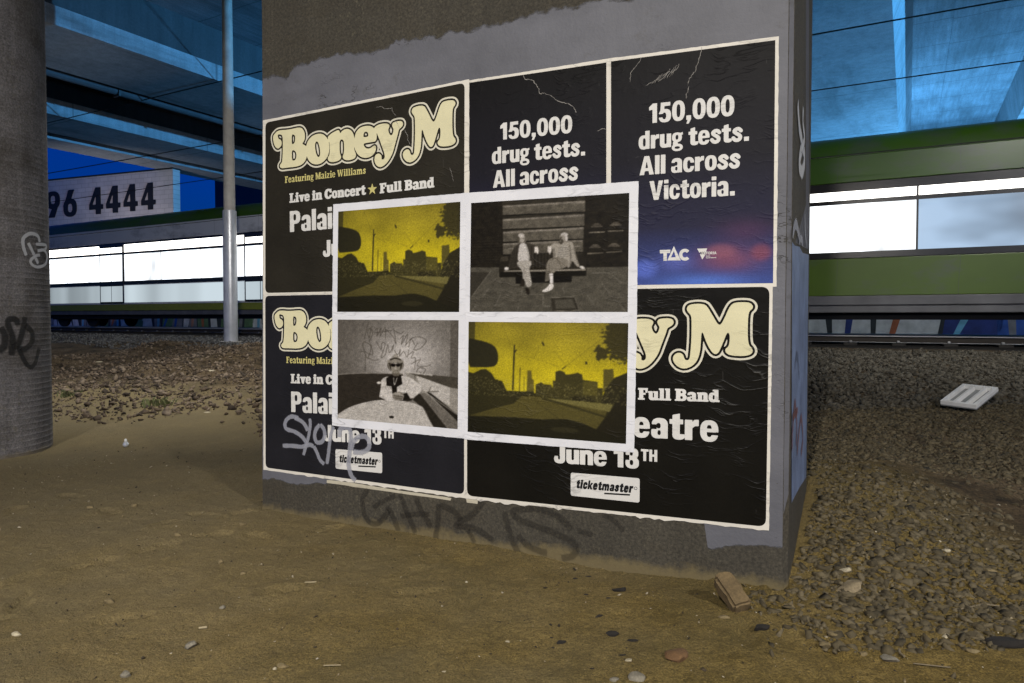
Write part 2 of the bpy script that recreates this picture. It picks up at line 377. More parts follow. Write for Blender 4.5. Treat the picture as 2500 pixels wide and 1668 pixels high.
# ------------------------------------------------------------------ lettering: glyphs as unions and cuts of simple shapes (cap height 1)
def gE(x, y, rx, ry, n=2.5): return ('E', x, y, rx, ry, n)
def gR(a, b, c, d): return ('P', [(a,b),(c,b),(c,d),(a,d)])
def gP(*p): return ('P', list(p))
def gS(w, *p): return ('S', w, list(p))
def cut(*s): return [('-',)+q for q in s]
GLY = {
 '0': (.66, [gE(.33,.5,.33,.52,2.4)]+cut(gE(.33,.5,.10,.33,2.6))),
 '1': (.50, [gR(.20,0,.44,1), gP((.02,.66),(.02,.83),(.22,1),(.3,1),(.3,.70))]),
 '5': (.64, [gR(.09,.81,.59,1), gP((.06,.43),(.26,.46),(.29,.9),(.09,.9)), gE(.31,.32,.32,.34)]+cut(gE(.28,.31,.10,.17), gR(-.1,.24,.19,.42))+[gP((.06,.43),(.22,.44),(.24,.6),(.075,.6))]),
 ',': (.30, [gP((.03,.22),(.27,.22),(.27,.02),(.15,-.2),(.03,-.2),(.10,0),(.03,0))]),
 '.': (.30, [gR(.03,0,.27,.22)]),
 'd': (.62, [gE(.29,.37,.29,.39), gR(.36,0,.60,1)]+cut(gE(.31,.37,.075,.23,3))),
 'r': (.45, [gR(0,0,.24,.74), gP((.2,.42),(.2,.6),(.31,.75),(.45,.76),(.45,.53),(.34,.53),(.24,.45))]),
 'u': (.60, [gR(0,.22,.24,.74), gR(.36,0,.60,.74), gE(.26,.24,.26,.255,2.6)]+cut(gP((.24,.27),(.36,.27),(.36,.8),(.24,.8)), gE(.30,.28,.06,.09))),
 'n': (.60, [gR(0,0,.24,.74), gR(.36,0,.60,.5), gE(.35,.5,.25,.26,2.6)]+cut(gP((.24,-.1),(.36,-.1),(.36,.47),(.24,.47)), gE(.30,.47,.06,.09))),
 'g': (.58, [gE(.26,.50,.26,.26), gE(.28,-.05,.29,.2,2.2), gR(.05,.06,.3,.26), gP((.38,.62),(.57,.62),(.57,.76),(.38,.70))]+cut(gE(.26,.50,.075,.13), gE(.28,-.06,.14,.07))),
 't': (.46, [gP((.1,.15),(.34,.15),(.34,.96),(.1,.90)), gR(0,.57,.45,.74), gE(.31,.19,.21,.2,2.6)]+cut(gP((.34,.19),(.6,.19),(.6,.42),(.34,.42)))),
 'e': (.58, [gE(.29,.37,.29,.39)]+cut(gE(.29,.37,.085,.23,3), gR(.3,.22,.7,.34))+[gR(.1,.33,.50,.45)]),
 's': (.52, [gS(.19,(.44,.56),(.36,.65),(.25,.665),(.14,.6),(.13,.52),(.22,.43),(.34,.35),(.41,.25),(.38,.13),(.27,.075),(.15,.10),(.07,.20))]),
 'A': (.76, [gP((0,0),(.24,0),(.28,.2),(.48,.2),(.52,0),(.76,0),(.51,1),(.25,1))]+cut(gP((.31,.36),(.45,.36),(.38,.74)))),
 'l': (.26, [gR(.01,0,.25,1)]),
 'a': (.57, [gR(.32,0,.56,.5), gE(.29,.5,.27,.26), gE(.22,.21,.22,.22)]+cut(gE(.25,.47,.075,.11), gR(-.1,.33,.19,.52), gE(.27,.21,.06,.10))+[gR(.33,.3,.5,.5)]),
 'c': (.55, [gE(.28,.37,.28,.39)]+cut(gE(.29,.37,.085,.23), gR(.3,.28,.7,.46))),
 'o': (.58, [gE(.29,.37,.29,.39)]+cut(gE(.29,.37,.08,.23,2.6))),
 'V': (.75, [gP((0,1),(.25,1),(.38,.3),(.51,1),(.75,1),(.5,0),(.25,0))]),
 'i': (.26, [gR(.01,0,.25,.74), gR(.01,.83,.25,1.02)]),
 'P': (.64, [gR(0,0,.25,1), ('P', [(.1,.38),(.4,.38),(.53,.42),(.62,.53),(.63,.69),(.62,.85),(.53,.96),(.4,1),(.1,1)])]+cut(gE(.30,.69,.085,.16,3))),
 'J': (.52, [gR(.25,.22,.50,1), gE(.24,.24,.26,.26)]+cut(gE(.21,.30,.05,.14), gR(-.1,.28,.0,.6), gR(-.2,.36,.25,.8))),
 '3': (.58, [gE(.28,.74,.27,.27), gE(.29,.27,.29,.29)]+cut(gE(.25,.74,.07,.12), gE(.26,.28,.08,.14), gR(-.1,.40,.17,.66))),
 'T': (.64, [gR(.2,0,.44,1), gR(0,.81,.64,1)]),
 'H': (.66, [gR(0,0,.24,1), gR(.42,0,.66,1), gR(.1,.41,.5,.6)]),
 'h': (.60, [gR(0,0,.24,1), gR(.36,0,.60,.5), gE(.35,.5,.25,.26,2.6)]+cut(gP((.24,-.1),(.36,-.1),(.36,.47),(.24,.47)), gE(.30,.47,.06,.09))),
 '4': (.68, [gP((0,.18),(0,.36),(.30,1),(.55,1),(.55,.36),(.66,.36),(.66,.18),(.55,.18),(.55,0),(.30,0),(.30,.18))]+cut(gP((.17,.36),(.31,.36),(.31,.68)))),
 '6': (.64, [gE(.31,.33,.31,.34), gP((.01,.38),(.24,1),(.52,1),(.30,.5))]+cut(gE(.31,.32,.095,.16))),
 '9': (.64, [gE(.31,.67,.31,.34), gP((.61,.62),(.38,0),(.10,0),(.32,.5))]+cut(gE(.31,.68,.095,.16))),
 'k': (.60, [gR(0,0,.2,1), gP((.2,.28),(.40,.74),(.62,.74),(.38,.42),(.64,0),(.40,0),(.24,.30))]),
 'O': (.76, [gE(.38,.5,.38,.52,2.2)]+cut(gE(.38,.5,.16,.32,2.2))),
 'I': (.26, [gR(.01,0,.25,1)]),
 'C': (.74, [gE(.38,.5,.38,.52,2.2)]+cut(gE(.38,.5,.16,.32,2.2), gR(.45,.36,.9,.64))),
 'R': (.70, [gR(0,0,.24,1), ('P', [(.1,.40),(.4,.40),(.55,.46),(.63,.58),(.63,.80),(.55,.94),(.4,1),(.1,1)]), gP((.25,.42),(.46,.42),(.70,0),(.44,0))]+cut(gE(.33,.70,.11,.14,3))),
 'S': (.66, [gS(.22,(.56,.74),(.46,.87),(.32,.89),(.17,.82),(.15,.68),(.28,.57),(.44,.47),(.54,.33),(.49,.17),(.34,.10),(.19,.13),(.10,.27))]),
 'G': (.78, [gE(.38,.5,.38,.52,2.2)]+cut(gE(.38,.5,.16,.32,2.2), gR(.45,.5,.9,.66))+[gR(.4,.38,.74,.54), gR(.56,.05,.74,.5)]),
 'v': (.62, [gP((0,.74),(.24,.74),(.31,.28),(.38,.74),(.62,.74),(.43,0),(.19,0))]),
 'm': (.92, [gR(0,0,.2,.74), gE(.30,.5,.24,.26,2.6), gE(.66,.5,.24,.26,2.6), gR(.36,0,.56,.5), gR(.70,0,.90,.5)]+cut(gR(.2,-.1,.36,.50), gR(.56,-.1,.70,.50))),
}
# round slab-serif cut for the second face (fat, soft)
def slab(g, ops, adv=None):
    w, o = GLY[g]; return (adv or w, o + ops)
SER = {
 'L': (.66, [gR(.08,0,.34,1), gR(0,.88,.44,1), gR(0,0,.62,.15), gP((.45,0),(.64,0),(.66,.34),(.56,.34))]),
 'i': (.36, [gR(.07,0,.31,.72), gR(0,.60,.31,.72), gR(0,0,.38,.13), gE(.19,.90,.14,.13,2)]),
 'v': (.62, [gP((.06,.72),(.32,.72),(.36,.3),(.42,.72),(.58,.72),(.42,0),(.24,0)), gR(0,.60,.36,.72), gR(.38,.60,.66,.72)]),
 'e': GLY['e'], 'o': GLY['o'], 'c': slab('c', [gE(.46,.54,.11,.11,2)]),
 'n': (.72, [gR(.06,0,.30,.74), gR(.42,0,.66,.5), gE(.41,.5,.25,.26,2.6)]+cut(gR(.30,-.1,.42,.47), gE(.36,.47,.06,.09))+[gR(0,.62,.2,.74), gR(0,0,.345,.13), gR(.38,0,.72,.13)]),
 'C': (.78, [gE(.40,.5,.40,.52,2.2)]+cut(gE(.43,.5,.14,.34), gR(.45,.36,.9,.64))+[gP((.6,.62),(.74,.62),(.74,1.0),(.64,1.0))]),
 'r': (.52, [gR(.06,0,.30,.74), gR(0,.62,.3,.74), gR(0,0,.38,.13), gE(.42,.60,.13,.15,2), gR(.28,.55,.42,.72)]),
 't': (.46, GLY['t'][1]),
 'F': (.66, [gR(.08,0,.34,1), gR(0,.86,.64,1), gR(0,0,.44,.13), gR(.3,.44,.5,.58), gP((.52,.62),(.62,.62),(.66,1),(.5,1))]),
 'u': (.72, [gR(.06,.22,.30,.74), gR(.42,0,.66,.74), gE(.32,.24,.26,.255,2.6)]+cut(gR(.30,.27,.42,.8), gE(.36,.28,.06,.09))+[gR(0,.62,.2,.74), gR(.36,.62,.55,.74), gR(.5,0,.74,.13)]),
 'l': (.38, [gR(.07,0,.31,1), gR(0,.88,.2,1), gR(0,0,.39,.13)]),
 'B': (.78, [gR(.08,0,.34,1), gR(0,.88,.4,1), gR(0,0,.4,.12), gE(.42,.74,.30,.26,2.4), gE(.42,.28,.34,.28,2.4)]+cut(gE(.43,.74,.08,.12), gE(.43,.28,.1,.14))),
 'a': slab('a', [gR(.46,0,.64,.13)], .62), 'd': slab('d', [gR(.26,.88,.5,1), gR(.46,0,.68,.13)], .66),
 'g': GLY['g'], 's': GLY['s'],
 'M': (1.02, [gR(.06,0,.24,1), gR(.72,0,.98,1), gP((.06,1),(.32,1),(.54,.36),(.70,1),(.9,1),(.56,0),(.44,0)), gR(0,0,.32,.12), gR(.62,0,1.06,.12), gR(0,.88,.2,1), gR(.8,.88,1.06,1)]),
 'z': (.54, [gP((.0,.72),(.5,.72),(.5,.58),(.24,.14),(.52,.14),(.52,0),(0,0),(0,.13),(.27,.58),(0,.58))]),
 'W': (1.14, [gP((.04,1),(.3,1),(.4,.34),(.54,1),(.7,1),(.82,.34),(.92,1),(1.08,1),(.9,0),(.7,0),(.58,.58),(.46,0),(.26,0)), gR(0,.88,.36,1), gR(.44,.88,.76,1), gR(.86,.88,1.14,1)]),
 'm': (1.06, [gR(.06,0,.28,.74), gE(.36,.5,.24,.26,2.6), gE(.72,.5,.24,.26,2.6), gR(.42,0,.62,.5), gR(.76,0,.98,.5)]+cut(gR(.28,-.1,.42,.50), gR(.62,-.1,.76,.50))+[gR(0,.62,.2,.74), gR(0,0,.34,.13), gR(.38,0,.67,.13), gR(.72,0,1.04,.13)]),
}
_cache = {}
def glyph(ch, face, rnd):
    key = (ch, face, rnd)
    if key in _cache: return _cache[key]
    w, ops = (SER if face == 'serif' else GLY)[ch]
    st = .022; xs = np.arange(-.12, w+.16, st); ys = np.arange(-.32, 1.14, st); X, Y = np.meshgrid(xs, ys)
    Fv = np.full(X.shape, 9.0)
    for op in ops:
        neg = op[0] == '-'
        if neg: op = op[1:]
        if op[0] == 'E':
            _, x, y, rx, ry, n = op
            g = ((np.abs((X-x)/rx)**n+np.abs((Y-y)/ry)**n)**(1/n)-1)*min(rx, ry)
        elif op[0] == 'P': g = poly_sdf([op[1]], X, Y)
        else:
            g = np.full(X.shape, 9.0); L = smooth_line(op[2], 4)
            for (x1,y1),(x2,y2) in zip(L, L[1:]):
                dx, dy = x2-x1, y2-y1; t = np.clip(((X-x1)*dx+(Y-y1)*dy)/(dx*dx+dy*dy+1e-12), 0, 1)
                g = np.minimum(g, np.hypot(X-x1-t*dx, Y-y1-t*dy)-op[1]/2)
        Fv = np.maximum(Fv, -g) if neg else np.minimum(Fv, g)
    loops = [simplify(L, .012) for L in contours(Fv, xs[0], ys[0], st, rnd)]
    _cache[key] = (w, fill([L for L in loops if abs(area(L)) > .0015])); return _cache[key]
def text(s, face='sans', gap=.055, space=.26, rnd=0.0, skew=0.0):
    V, Fc, x = [], [], 0.0
    for ch in s:
        if ch == ' ': x += space; continue
        w, (gv, gf) = glyph(ch, face, rnd); n = len(V)
        V += [(x+a+skew*b, b) for a, b in gv]; Fc += [tuple(q+n for q in f) for f in gf]; x += w+gap
    return V, Fc, x-gap
def text_on(s, bl, br, tl, off=(0,0), dup=None, **kw):
    """text laid between two baseline points of the pier face (u,v), cap height to tl"""
    V, Fc, w = text(s, **kw)
    b, r, t = np.array(bl), np.array(br), np.array(tl)
    ex = (r-b)/w; ey = np.array((0.0, np.linalg.norm(t-b)))
    return [tuple(b+ex*x+ey*y+np.array(off)) for x, y in V], Fc

# ------------------------------------------------------------------ the painted pier
pier = empty('concrete_pier', PIER, 'broad grey painted concrete pier plastered with posters on its front face', 'pier')
URB, URT = wall((1913.5, 1150))[0], wall((1920, 120))[0]         # front face ends where the chamfer starts
def pier_outline(z):
    t = (z + .6) / 9.0; ul = -.030 + .045*min(max((z+.3)/3.2, 0), 1); ur = URB + (URT-URB)*0
    return [(ul, 0), (ur, 0), (ur+.023, .035), (ur+.078, 1.42), (ur+.03, 1.47), (ul+.03, 1.47), (ul-.0, 1.40)]
mb = MB(); zs = [-.6, -.2, .3, .8, 1.4, 2.0, 2.6, 3.2, 6.30]; rings = [[(x, y, z) for x, y in pier_outline(z)] for z in zs]; n = len(rings[0])
mb.add([p for r in rings for p in r], [(i*n+k, i*n+(k+1) % n, (i+1)*n+(k+1) % n, (i+1)*n+k) for i in range(len(zs)-1) for k in range(n)] + [tuple((len(zs)-1)*n+k for k in range(n))])
mb.build('shaft', M['conc_pier'], pier)
M['paint'] = NT('grey_wall_paint'); m = M['paint']
c0 = (.122, .124, .140)
big = m.noise(2.4, 5, .6); wipe = m.noise(1, 4, .6, m.mapped((1.6, 1, 6)))
col = m.ramp(big, [(.3, hexc(c0, .70)), (.7, hexc(c0, 1.2))]); col = m.mix(.45, col, m.ramp(wipe, [(.3, hexc(c0, .75)), (.7, hexc(c0, 1.2))]))
pits = m.ramp(m.noise(55, 3, .7), [(.66, 0.0), (.72, 1.0)]); col = m.mix(m.math('MULTIPLY', pits, .7), col, (.05, .048, .045, 1))
pv = m.noise(1, 4, .65, m.mapped((4, 1, 9), (2, 0, 1))); peel = m.ramp(m.math('ABSOLUTE', m.math('SUBTRACT', pv, .5)), [(0, 1.0), (.012, 0.0)])
pg = m.ramp(m.noise(1.7, 2, .5, m.mapped((1,1,1), (9,0,4))), [(.54, 0.0), (.62, 1.0)]); peel = m.math('MULTIPLY', peel, pg)
col = m.mix(peel, col, (.03, .028, .025, 1)); scuffs = m.ramp(m.noise(1, 6, .75, m.mapped((2.2, 1, 3.2), (1, 0, 7))), [(.58, 0.0), (.66, .5)]); col = m.mix(scuffs, col, (.075, .072, .066, 1))
at = m.n('ShaderNodeAttribute'); at.attribute_name = 'Edge'; m.l(m.ramp(m.math('ADD', at.outputs['Fac'], m.math('MULTIPLY', m.math('SUBTRACT', m.noise(1, 6, .75, m.mapped((9, 1, 22))), .5), 1.5)), [(.30, 0.0), (.62, 1.0)]), m.b.inputs['Alpha'])
m.base(col); m.rough(.62); m.bump(m.noise(60, 3, .7), .25, .006); m.bump(m.math('SUBTRACT', m.noise(5, 4), m.math('MULTIPLY', peel, .5)), .5, .012); M['paint'] = m.m

def ragged(P, amp=.010, step=.02):
    """outline with a rolled-paint edge: points shifted along the local normal only"""
    Q = []; h = 0.0
    for a, b in zip(P, P[1:]+P[:1]):
        L = math.dist(a, b)
        if L < 1e-6: continue
        k = max(1, int(L/step)); nx_, ny_ = -(b[1]-a[1])/L, (b[0]-a[0])/L
        for i in range(k):
            t = i/k; h = .6*h+random.uniform(-amp, amp)*.7; q = h if i else h*.3; Q.append((a[0]+(b[0]-a[0])*t+nx_*q, a[1]+(b[1]-a[1])*t+ny_*q))
    return Q
z1 = lambda x, y: wall((620+x/3.409, y/3.409))
top = [z1(*p) for p in [(75,615),(190,602),(280,606),(300,560),(400,500),(520,470),(650,430),(760,415),(940,420),(1000,395),(1120,380),(1180,310),(1300,290),(1470,262),(1560,268),(1620,235),(1800,225),(1860,190),(2000,170),(2120,150),(2230,110),(2318,80)]]
top += [wall((1400, 2)), (URB-.75, 2.96), (URB-.3, 3.05), (URB-.004, 3.1)]
bot = [wall(p) for p in [(1909,1341),(1880,1339),(1800,1336),(1760,1344),(1727,1347),(1724,1290),(1700,1270),(1500,1240),(1140,1195),(980,1180),(760,1186),(720,1187),(700,1187),(685,1178),(672,1178),(668,1172),(655,1176),(640,1178)]]
body = ragged([(-.005, top[0][1])] + top[1:] + bot[:-1] + [(-.028, bot[-1][1])])
def walk(n, amp):
    h, o = 0.0, []
    for _ in range(n): h = .75*h+random.uniform(-amp, amp); o.append(h)
    return np.array(o)
us = np.linspace(-.024, URB-.002, 190); bq = sorted(bot); tq = sorted(top)
vt = np.interp(us, [p[0] for p in tq], [p[1] for p in tq])+walk(190, .008); vb = np.interp(us, [p[0] for p in bq], [p[1] for p in bq])+walk(190, .005); vt[-10:] = 3.1; n = 190
V = [(max(u, -.029+.045*min(max((v+.3)/3.2, 0), 1)), -.0008, v) for row in (vt, vt-.055, vb+.03, vb) for u, v in zip(us, row)]
o = mesh('paint_patch', V, [(r*n+i, (r+1)*n+i, (r+1)*n+i+1, r*n+i+1) for r in range(3) for i in range(n-1)], M['paint'], pier)
av = o.data.attributes.new('Edge', 'FLOAT', 'POINT'); av.data.foreach_set('value', [0.0]*n+[1.0]*(2*n)+[0.0]*n)
# chamfer and right-hand side: blue-grey coat, older dark concrete above, bare foot
def side(px, py, off=.002):                # photograph point -> local point on the splayed right side
    a = np.array([URB+.023, .035]); b = np.array([URB+.078, 1.42]); d = b-a
    def scr(q): X, Y = PX0+q[0]*CT+q[1]*ST, PY0-q[0]*ST+q[1]*CT; return 1250+FPX*X/Y*1.0
    k = min(max((px-1930)/44, .0), 1); r = ray(scr(a)+(scr(b)-scr(a))*k, py); nrm = np.array([d[1], -d[0]])/np.hypot(*d)
    ox, oy = (0-PX0)*CT-(0-PY0)*ST, (0-PX0)*ST+(0-PY0)*CT; rx, ry = r[0]*CT-r[1]*ST, r[0]*ST+r[1]*CT
    t = ((a-np.array([ox, oy])) @ nrm)/(np.array([rx, ry]) @ nrm); return (ox+rx*t+nrm[0]*off, max(oy+ry*t, .037), CAMZ+r[2]*t)
def side_patch(name, pts, mat, off):
    return mesh(name, [side(x, y, off) for x, y in pts], [tuple(range(len(pts)))], mat, pier)
M['paint_blue'] = plain('blue_grey_paint', (.130, .175, .29), .6, var=.3, scale=5, bump=.4)
M['paint_dark'] = plain('smoked_paint', (.085, .085, .098), .75, var=.3, scale=4, bump=.4)
side_patch('paint_patch', [(1928.5,-60),(1974,-60),(1974,610),(1928,585)], M['paint_dark'], .002)
side_patch('paint_patch', [(1928,588),(1938,600),(1950,603),(1958,618),(1973,622),(1972,700),(1967,1165),(1950,1190),(1935,1218),(1922,1228)], M['paint_blue'], .003)
V, Fc = fill([ragged([(URB+.001, .36), (URB+.021, .45), (URB+.021, 3.1), (URB+.001, 3.1)], .001, .06)])
mesh('paint_patch', [(u, (u-URB)*.035/.023-.0015, v) for u, v in V], Fc, M['paint'], pier).data.attributes.new('Edge', 'FLOAT', 'POINT').data.foreach_set('value', [1.0]*len(V))

# sprayed lines
def ribbon(pts3, nrm3, width, n=4):
    """soft-edged paint stroke: 5 verts across, Edge attribute falls off to the sides and ends"""
    P = [Vector(p) for p in pts3]; V, A = [], []
    for i, p in enumerate(P):
        d = (P[min(i+1, len(P)-1)]-P[max(i-1, 0)]).normalized(); nn = Vector(nrm3[i] if isinstance(nrm3, list) else nrm3); s = d.cross(nn).normalized()
        w = width*(.85+.3*random.random()*.5); fade = min(1, (i+.4)/1.5, (len(P)-i-.6)/1.5)
        for k, e in ((-1, 0), (-.55, .8), (0, 1), (.55, .8), (1, 0)): V.append(p+s*w*k*.75); A.append(e*max(fade, .15))
    return V, [(i*5+k, i*5+k+1, i*5+k+6, i*5+k+5) for i in range(len(P)-1) for k in range(4)], A
def graffiti(name, strokes, conv, mat, parent, label=None, mw=None, lift=.0004):
    V, Fc, A = [], [], []
    for i, (w, pts) in enumerate(strokes):
        P = smooth_line(pts, 6); res = [conv(p[0], p[1], i*lift) for p in P]
        v, f, a = ribbon([r[0] for r in res], [r[1] for r in res], w); n = len(V); V += v; A += a; Fc += [tuple(n+q for q in g) for g in f]
    o = mesh(name, V, Fc, mat, parent, mw); at = o.data.attributes.new('Edge', 'FLOAT', 'POINT'); at.data.foreach_set('value', A)
    if label: o['label'] = label
    return o
M['spray_black'] = spray('faded_black_spray', (.014, .012, .009, 1), .30)
M['spray_column'] = spray('black_spray', (.012, .011, .010, 1), .8); M['spray_white'] = spray('white_spray', (.55, .56, .58, 1), .75)
M['spray_grey'] = spray('thin_silver_spray', (.36, .37, .42, 1), .62)
M['spray_red'] = spray('rust_red_spray', (.16, .06, .05, 1), .6)
def on_face(ox, oy, sc, depth):
    def f(x, y, lift):
        u, v = wall((ox+x/sc, oy+y/sc)); return (u, -depth-lift, v), (0, -1, 0)
    return f
def on_side(x, y, lift): return side(x, y, .006+lift), (.998, -.05, 0)
graffiti('graffiti_tag', [(.034, [(120,80),(62,180),(70,300),(110,390),(190,420),(260,360),(310,290)]), (.03, [(160,270),(230,220),(380,150)]), (.034, [(290,250),(350,360),(400,490)]),
    (.034, [(410,130),(480,320),(560,510)]), (.034, [(560,170),(620,310),(710,450)]), (.03, [(415,345),(560,328),(690,328)]), (.034, [(770,230),(770,400),(745,560)]),
    (.036, [(780,240),(920,300),(985,390)]), (.034, [(1200,200),(1100,330),(990,390),(950,440),(1110,460),(1300,580)]), (.028, [(1050,470),(1120,600)]), (.036, [(1395,300),(1430,450),(1490,620),(1545,730)]),
    (.036, [(2030,470),(1930,370),(1800,300),(1640,275),(1500,290),(1480,330),(1560,390),(1700,440),(1900,520),(2040,590),(2070,660),(2030,720),(1930,740)]), (.034, [(1520,520),(1600,610),(1720,670),(1800,690)]),
    (.03, [(2080,480),(2230,520)]), (.026, [(2330,330),(2420,380),(2520,490)])], on_face(870, 1170, 3.852, .0012), M['spray_black'], pier, 'faded black spray lettering along the bare foot')
graffiti('graffiti_tag', [(.07, [(1944,250),(1948,310),(1955,352),(1950,380),(1948,405),(1955,420),(1961,395),(1960,370),(1953,350)]), (.05, [(1958,262),(1957,300),(1961,340),(1952,365)])], on_side, M['spray_white'], pier, 'white sprayed loop on the narrow side')
graffiti('graffiti_tag', [(.05, [(1930,580),(1936,552),(1941,550),(1947,575),(1949,590)]), (.04, [(1948,590),(1952,582),(1957,596)]), (.04, [(1962,520),(1963,570),(1966,600)])], on_side, M['spray_grey'], pier)
graffiti('graffiti_tag', [(.05, [(1926,1100),(1932,1040),(1937,985),(1942,1040),(1940,1090)]), (.05, [(1942,1110),(1948,1050),(1953,1020),(1957,1070),(1952,1110)]), (.04, [(1930,1020),(1945,1000)])], on_side, M['spray_red'], pier, 'rusty red tag low on the narrow side')
graffiti('graffiti_tag', [(.05, [(1936,900),(1940,870),(1945,880),(1948,930)])], on_side, M['spray_black'], pier)

# ------------------------------------------------------------------ posters
M['paper_old'] = paper('cream_paper', (.70, .665, .58)); M['paper_new'] = paper('white_paper', (.72, .725, .75), .55)
M['paper_scrap'] = paper('scrap_paper', (.50, .46, .35))
M['ink_warm'] = ink('black_ink', (.021, .0185, .0125), .45); M['ink_blue'] = ink('blue_black_ink', (.0140, .0138, .0165), .5)
M['ink_coat'] = ink('coated_black_ink', (.0075, .0068, .005), .55, .38)
M['type_white'] = paper('white_lettering', (.67, .66, .62)); M['type_yellow'] = paper('yellow_lettering', (.56, .50, .18)); M['type_black'] = ink('black_lettering', (.012, .012, .012), .1)
M['logo_cream'] = paper('cream_fill', (.70, .655, .41)); M['logo_line'] = paper('pale_outline', (.66, .63, .50))
def quad_grid(q, nu, nv):
    """bilinear grid over corners TL,TR,BR,BL"""
    TL, TR, BR, BL = [np.array(p) for p in q]; s, t = np.meshgrid(np.linspace(0, 1, nu+1), np.linspace(0, 1, nv+1))
    P = (TL*(1-s[..., None])+TR*s[..., None])*(1-t[..., None])+(BL*(1-s[..., None])+BR*s[..., None])*t[..., None]
    k = np.arange((nu+1)*(nv+1)).reshape(nv+1, nu+1)
    return P.reshape(-1, 2), np.stack([k[1:, :-1], k[1:, 1:], k[:-1, 1:], k[:-1, :-1]], -1).reshape(-1, 4), s, t
def sheet(name, px, depth, mat, label, cat, group=None, torn=0, thick=.0007):
    """a pasted sheet: thin slab on the pier face, its outline slightly worn; returns the thing"""
    q = [wall(p) for p in px]; c = np.mean(q, 0)
    o = empty(name, PIER @ Matrix.Translation((float(c[0]), 0, float(c[1]))), label, cat, group)
    P = []
    for i, (a, b) in enumerate(zip(q, q[1:]+q[:1])):
        k = max(2, int(math.dist(a, b)/.025))
        for j in range(k):
            t = j/k; w = .0012 if j else 0; e = torn if (i == 2 and j) else 0
            P.append((a[0]+(b[0]-a[0])*t+random.uniform(-w, w), a[1]+(b[1]-a[1])*t+random.uniform(-w, w)+(random.uniform(-e, e*.3) if random.random() < .5 else 0)))
    V, Fc = fill([P]); n = len(V)
    vv = [(u-c[0], -depth, v-c[1]) for u, v in V]+[(u-c[0], -depth+thick, v-c[1]) for u, v in V]
    ff = Fc+[(i, n+i, n+(i+1) % n, (i+1) % n) for i in range(n)]
    mesh('paper', vv, ff, mat, o)
    o['cu'], o['cv'] = float(c[0]), float(c[1]); return o
def on_sheet(name, V2, F2, depth, mat, o):
    return mesh(name, [(u-o['cu'], -depth, v-o['cv']) for u, v in V2], F2, mat, o)
def round_quad(q, r, n=7):
    P = []
    for i in range(4):
        a, b, c = np.array(q[i-1]), np.array(q[i]), np.array(q[(i+1) % 4]); d1 = (a-b)/np.linalg.norm(a-b); d2 = (c-b)/np.linalg.norm(c-b)
        for k in range(n+1):
            t = k/n; p0, p2 = b+d1*r, b+d2*r; P.append(tuple((1-t)**2*p0+2*t*(1-t)*b+t*t*p2))
    return P

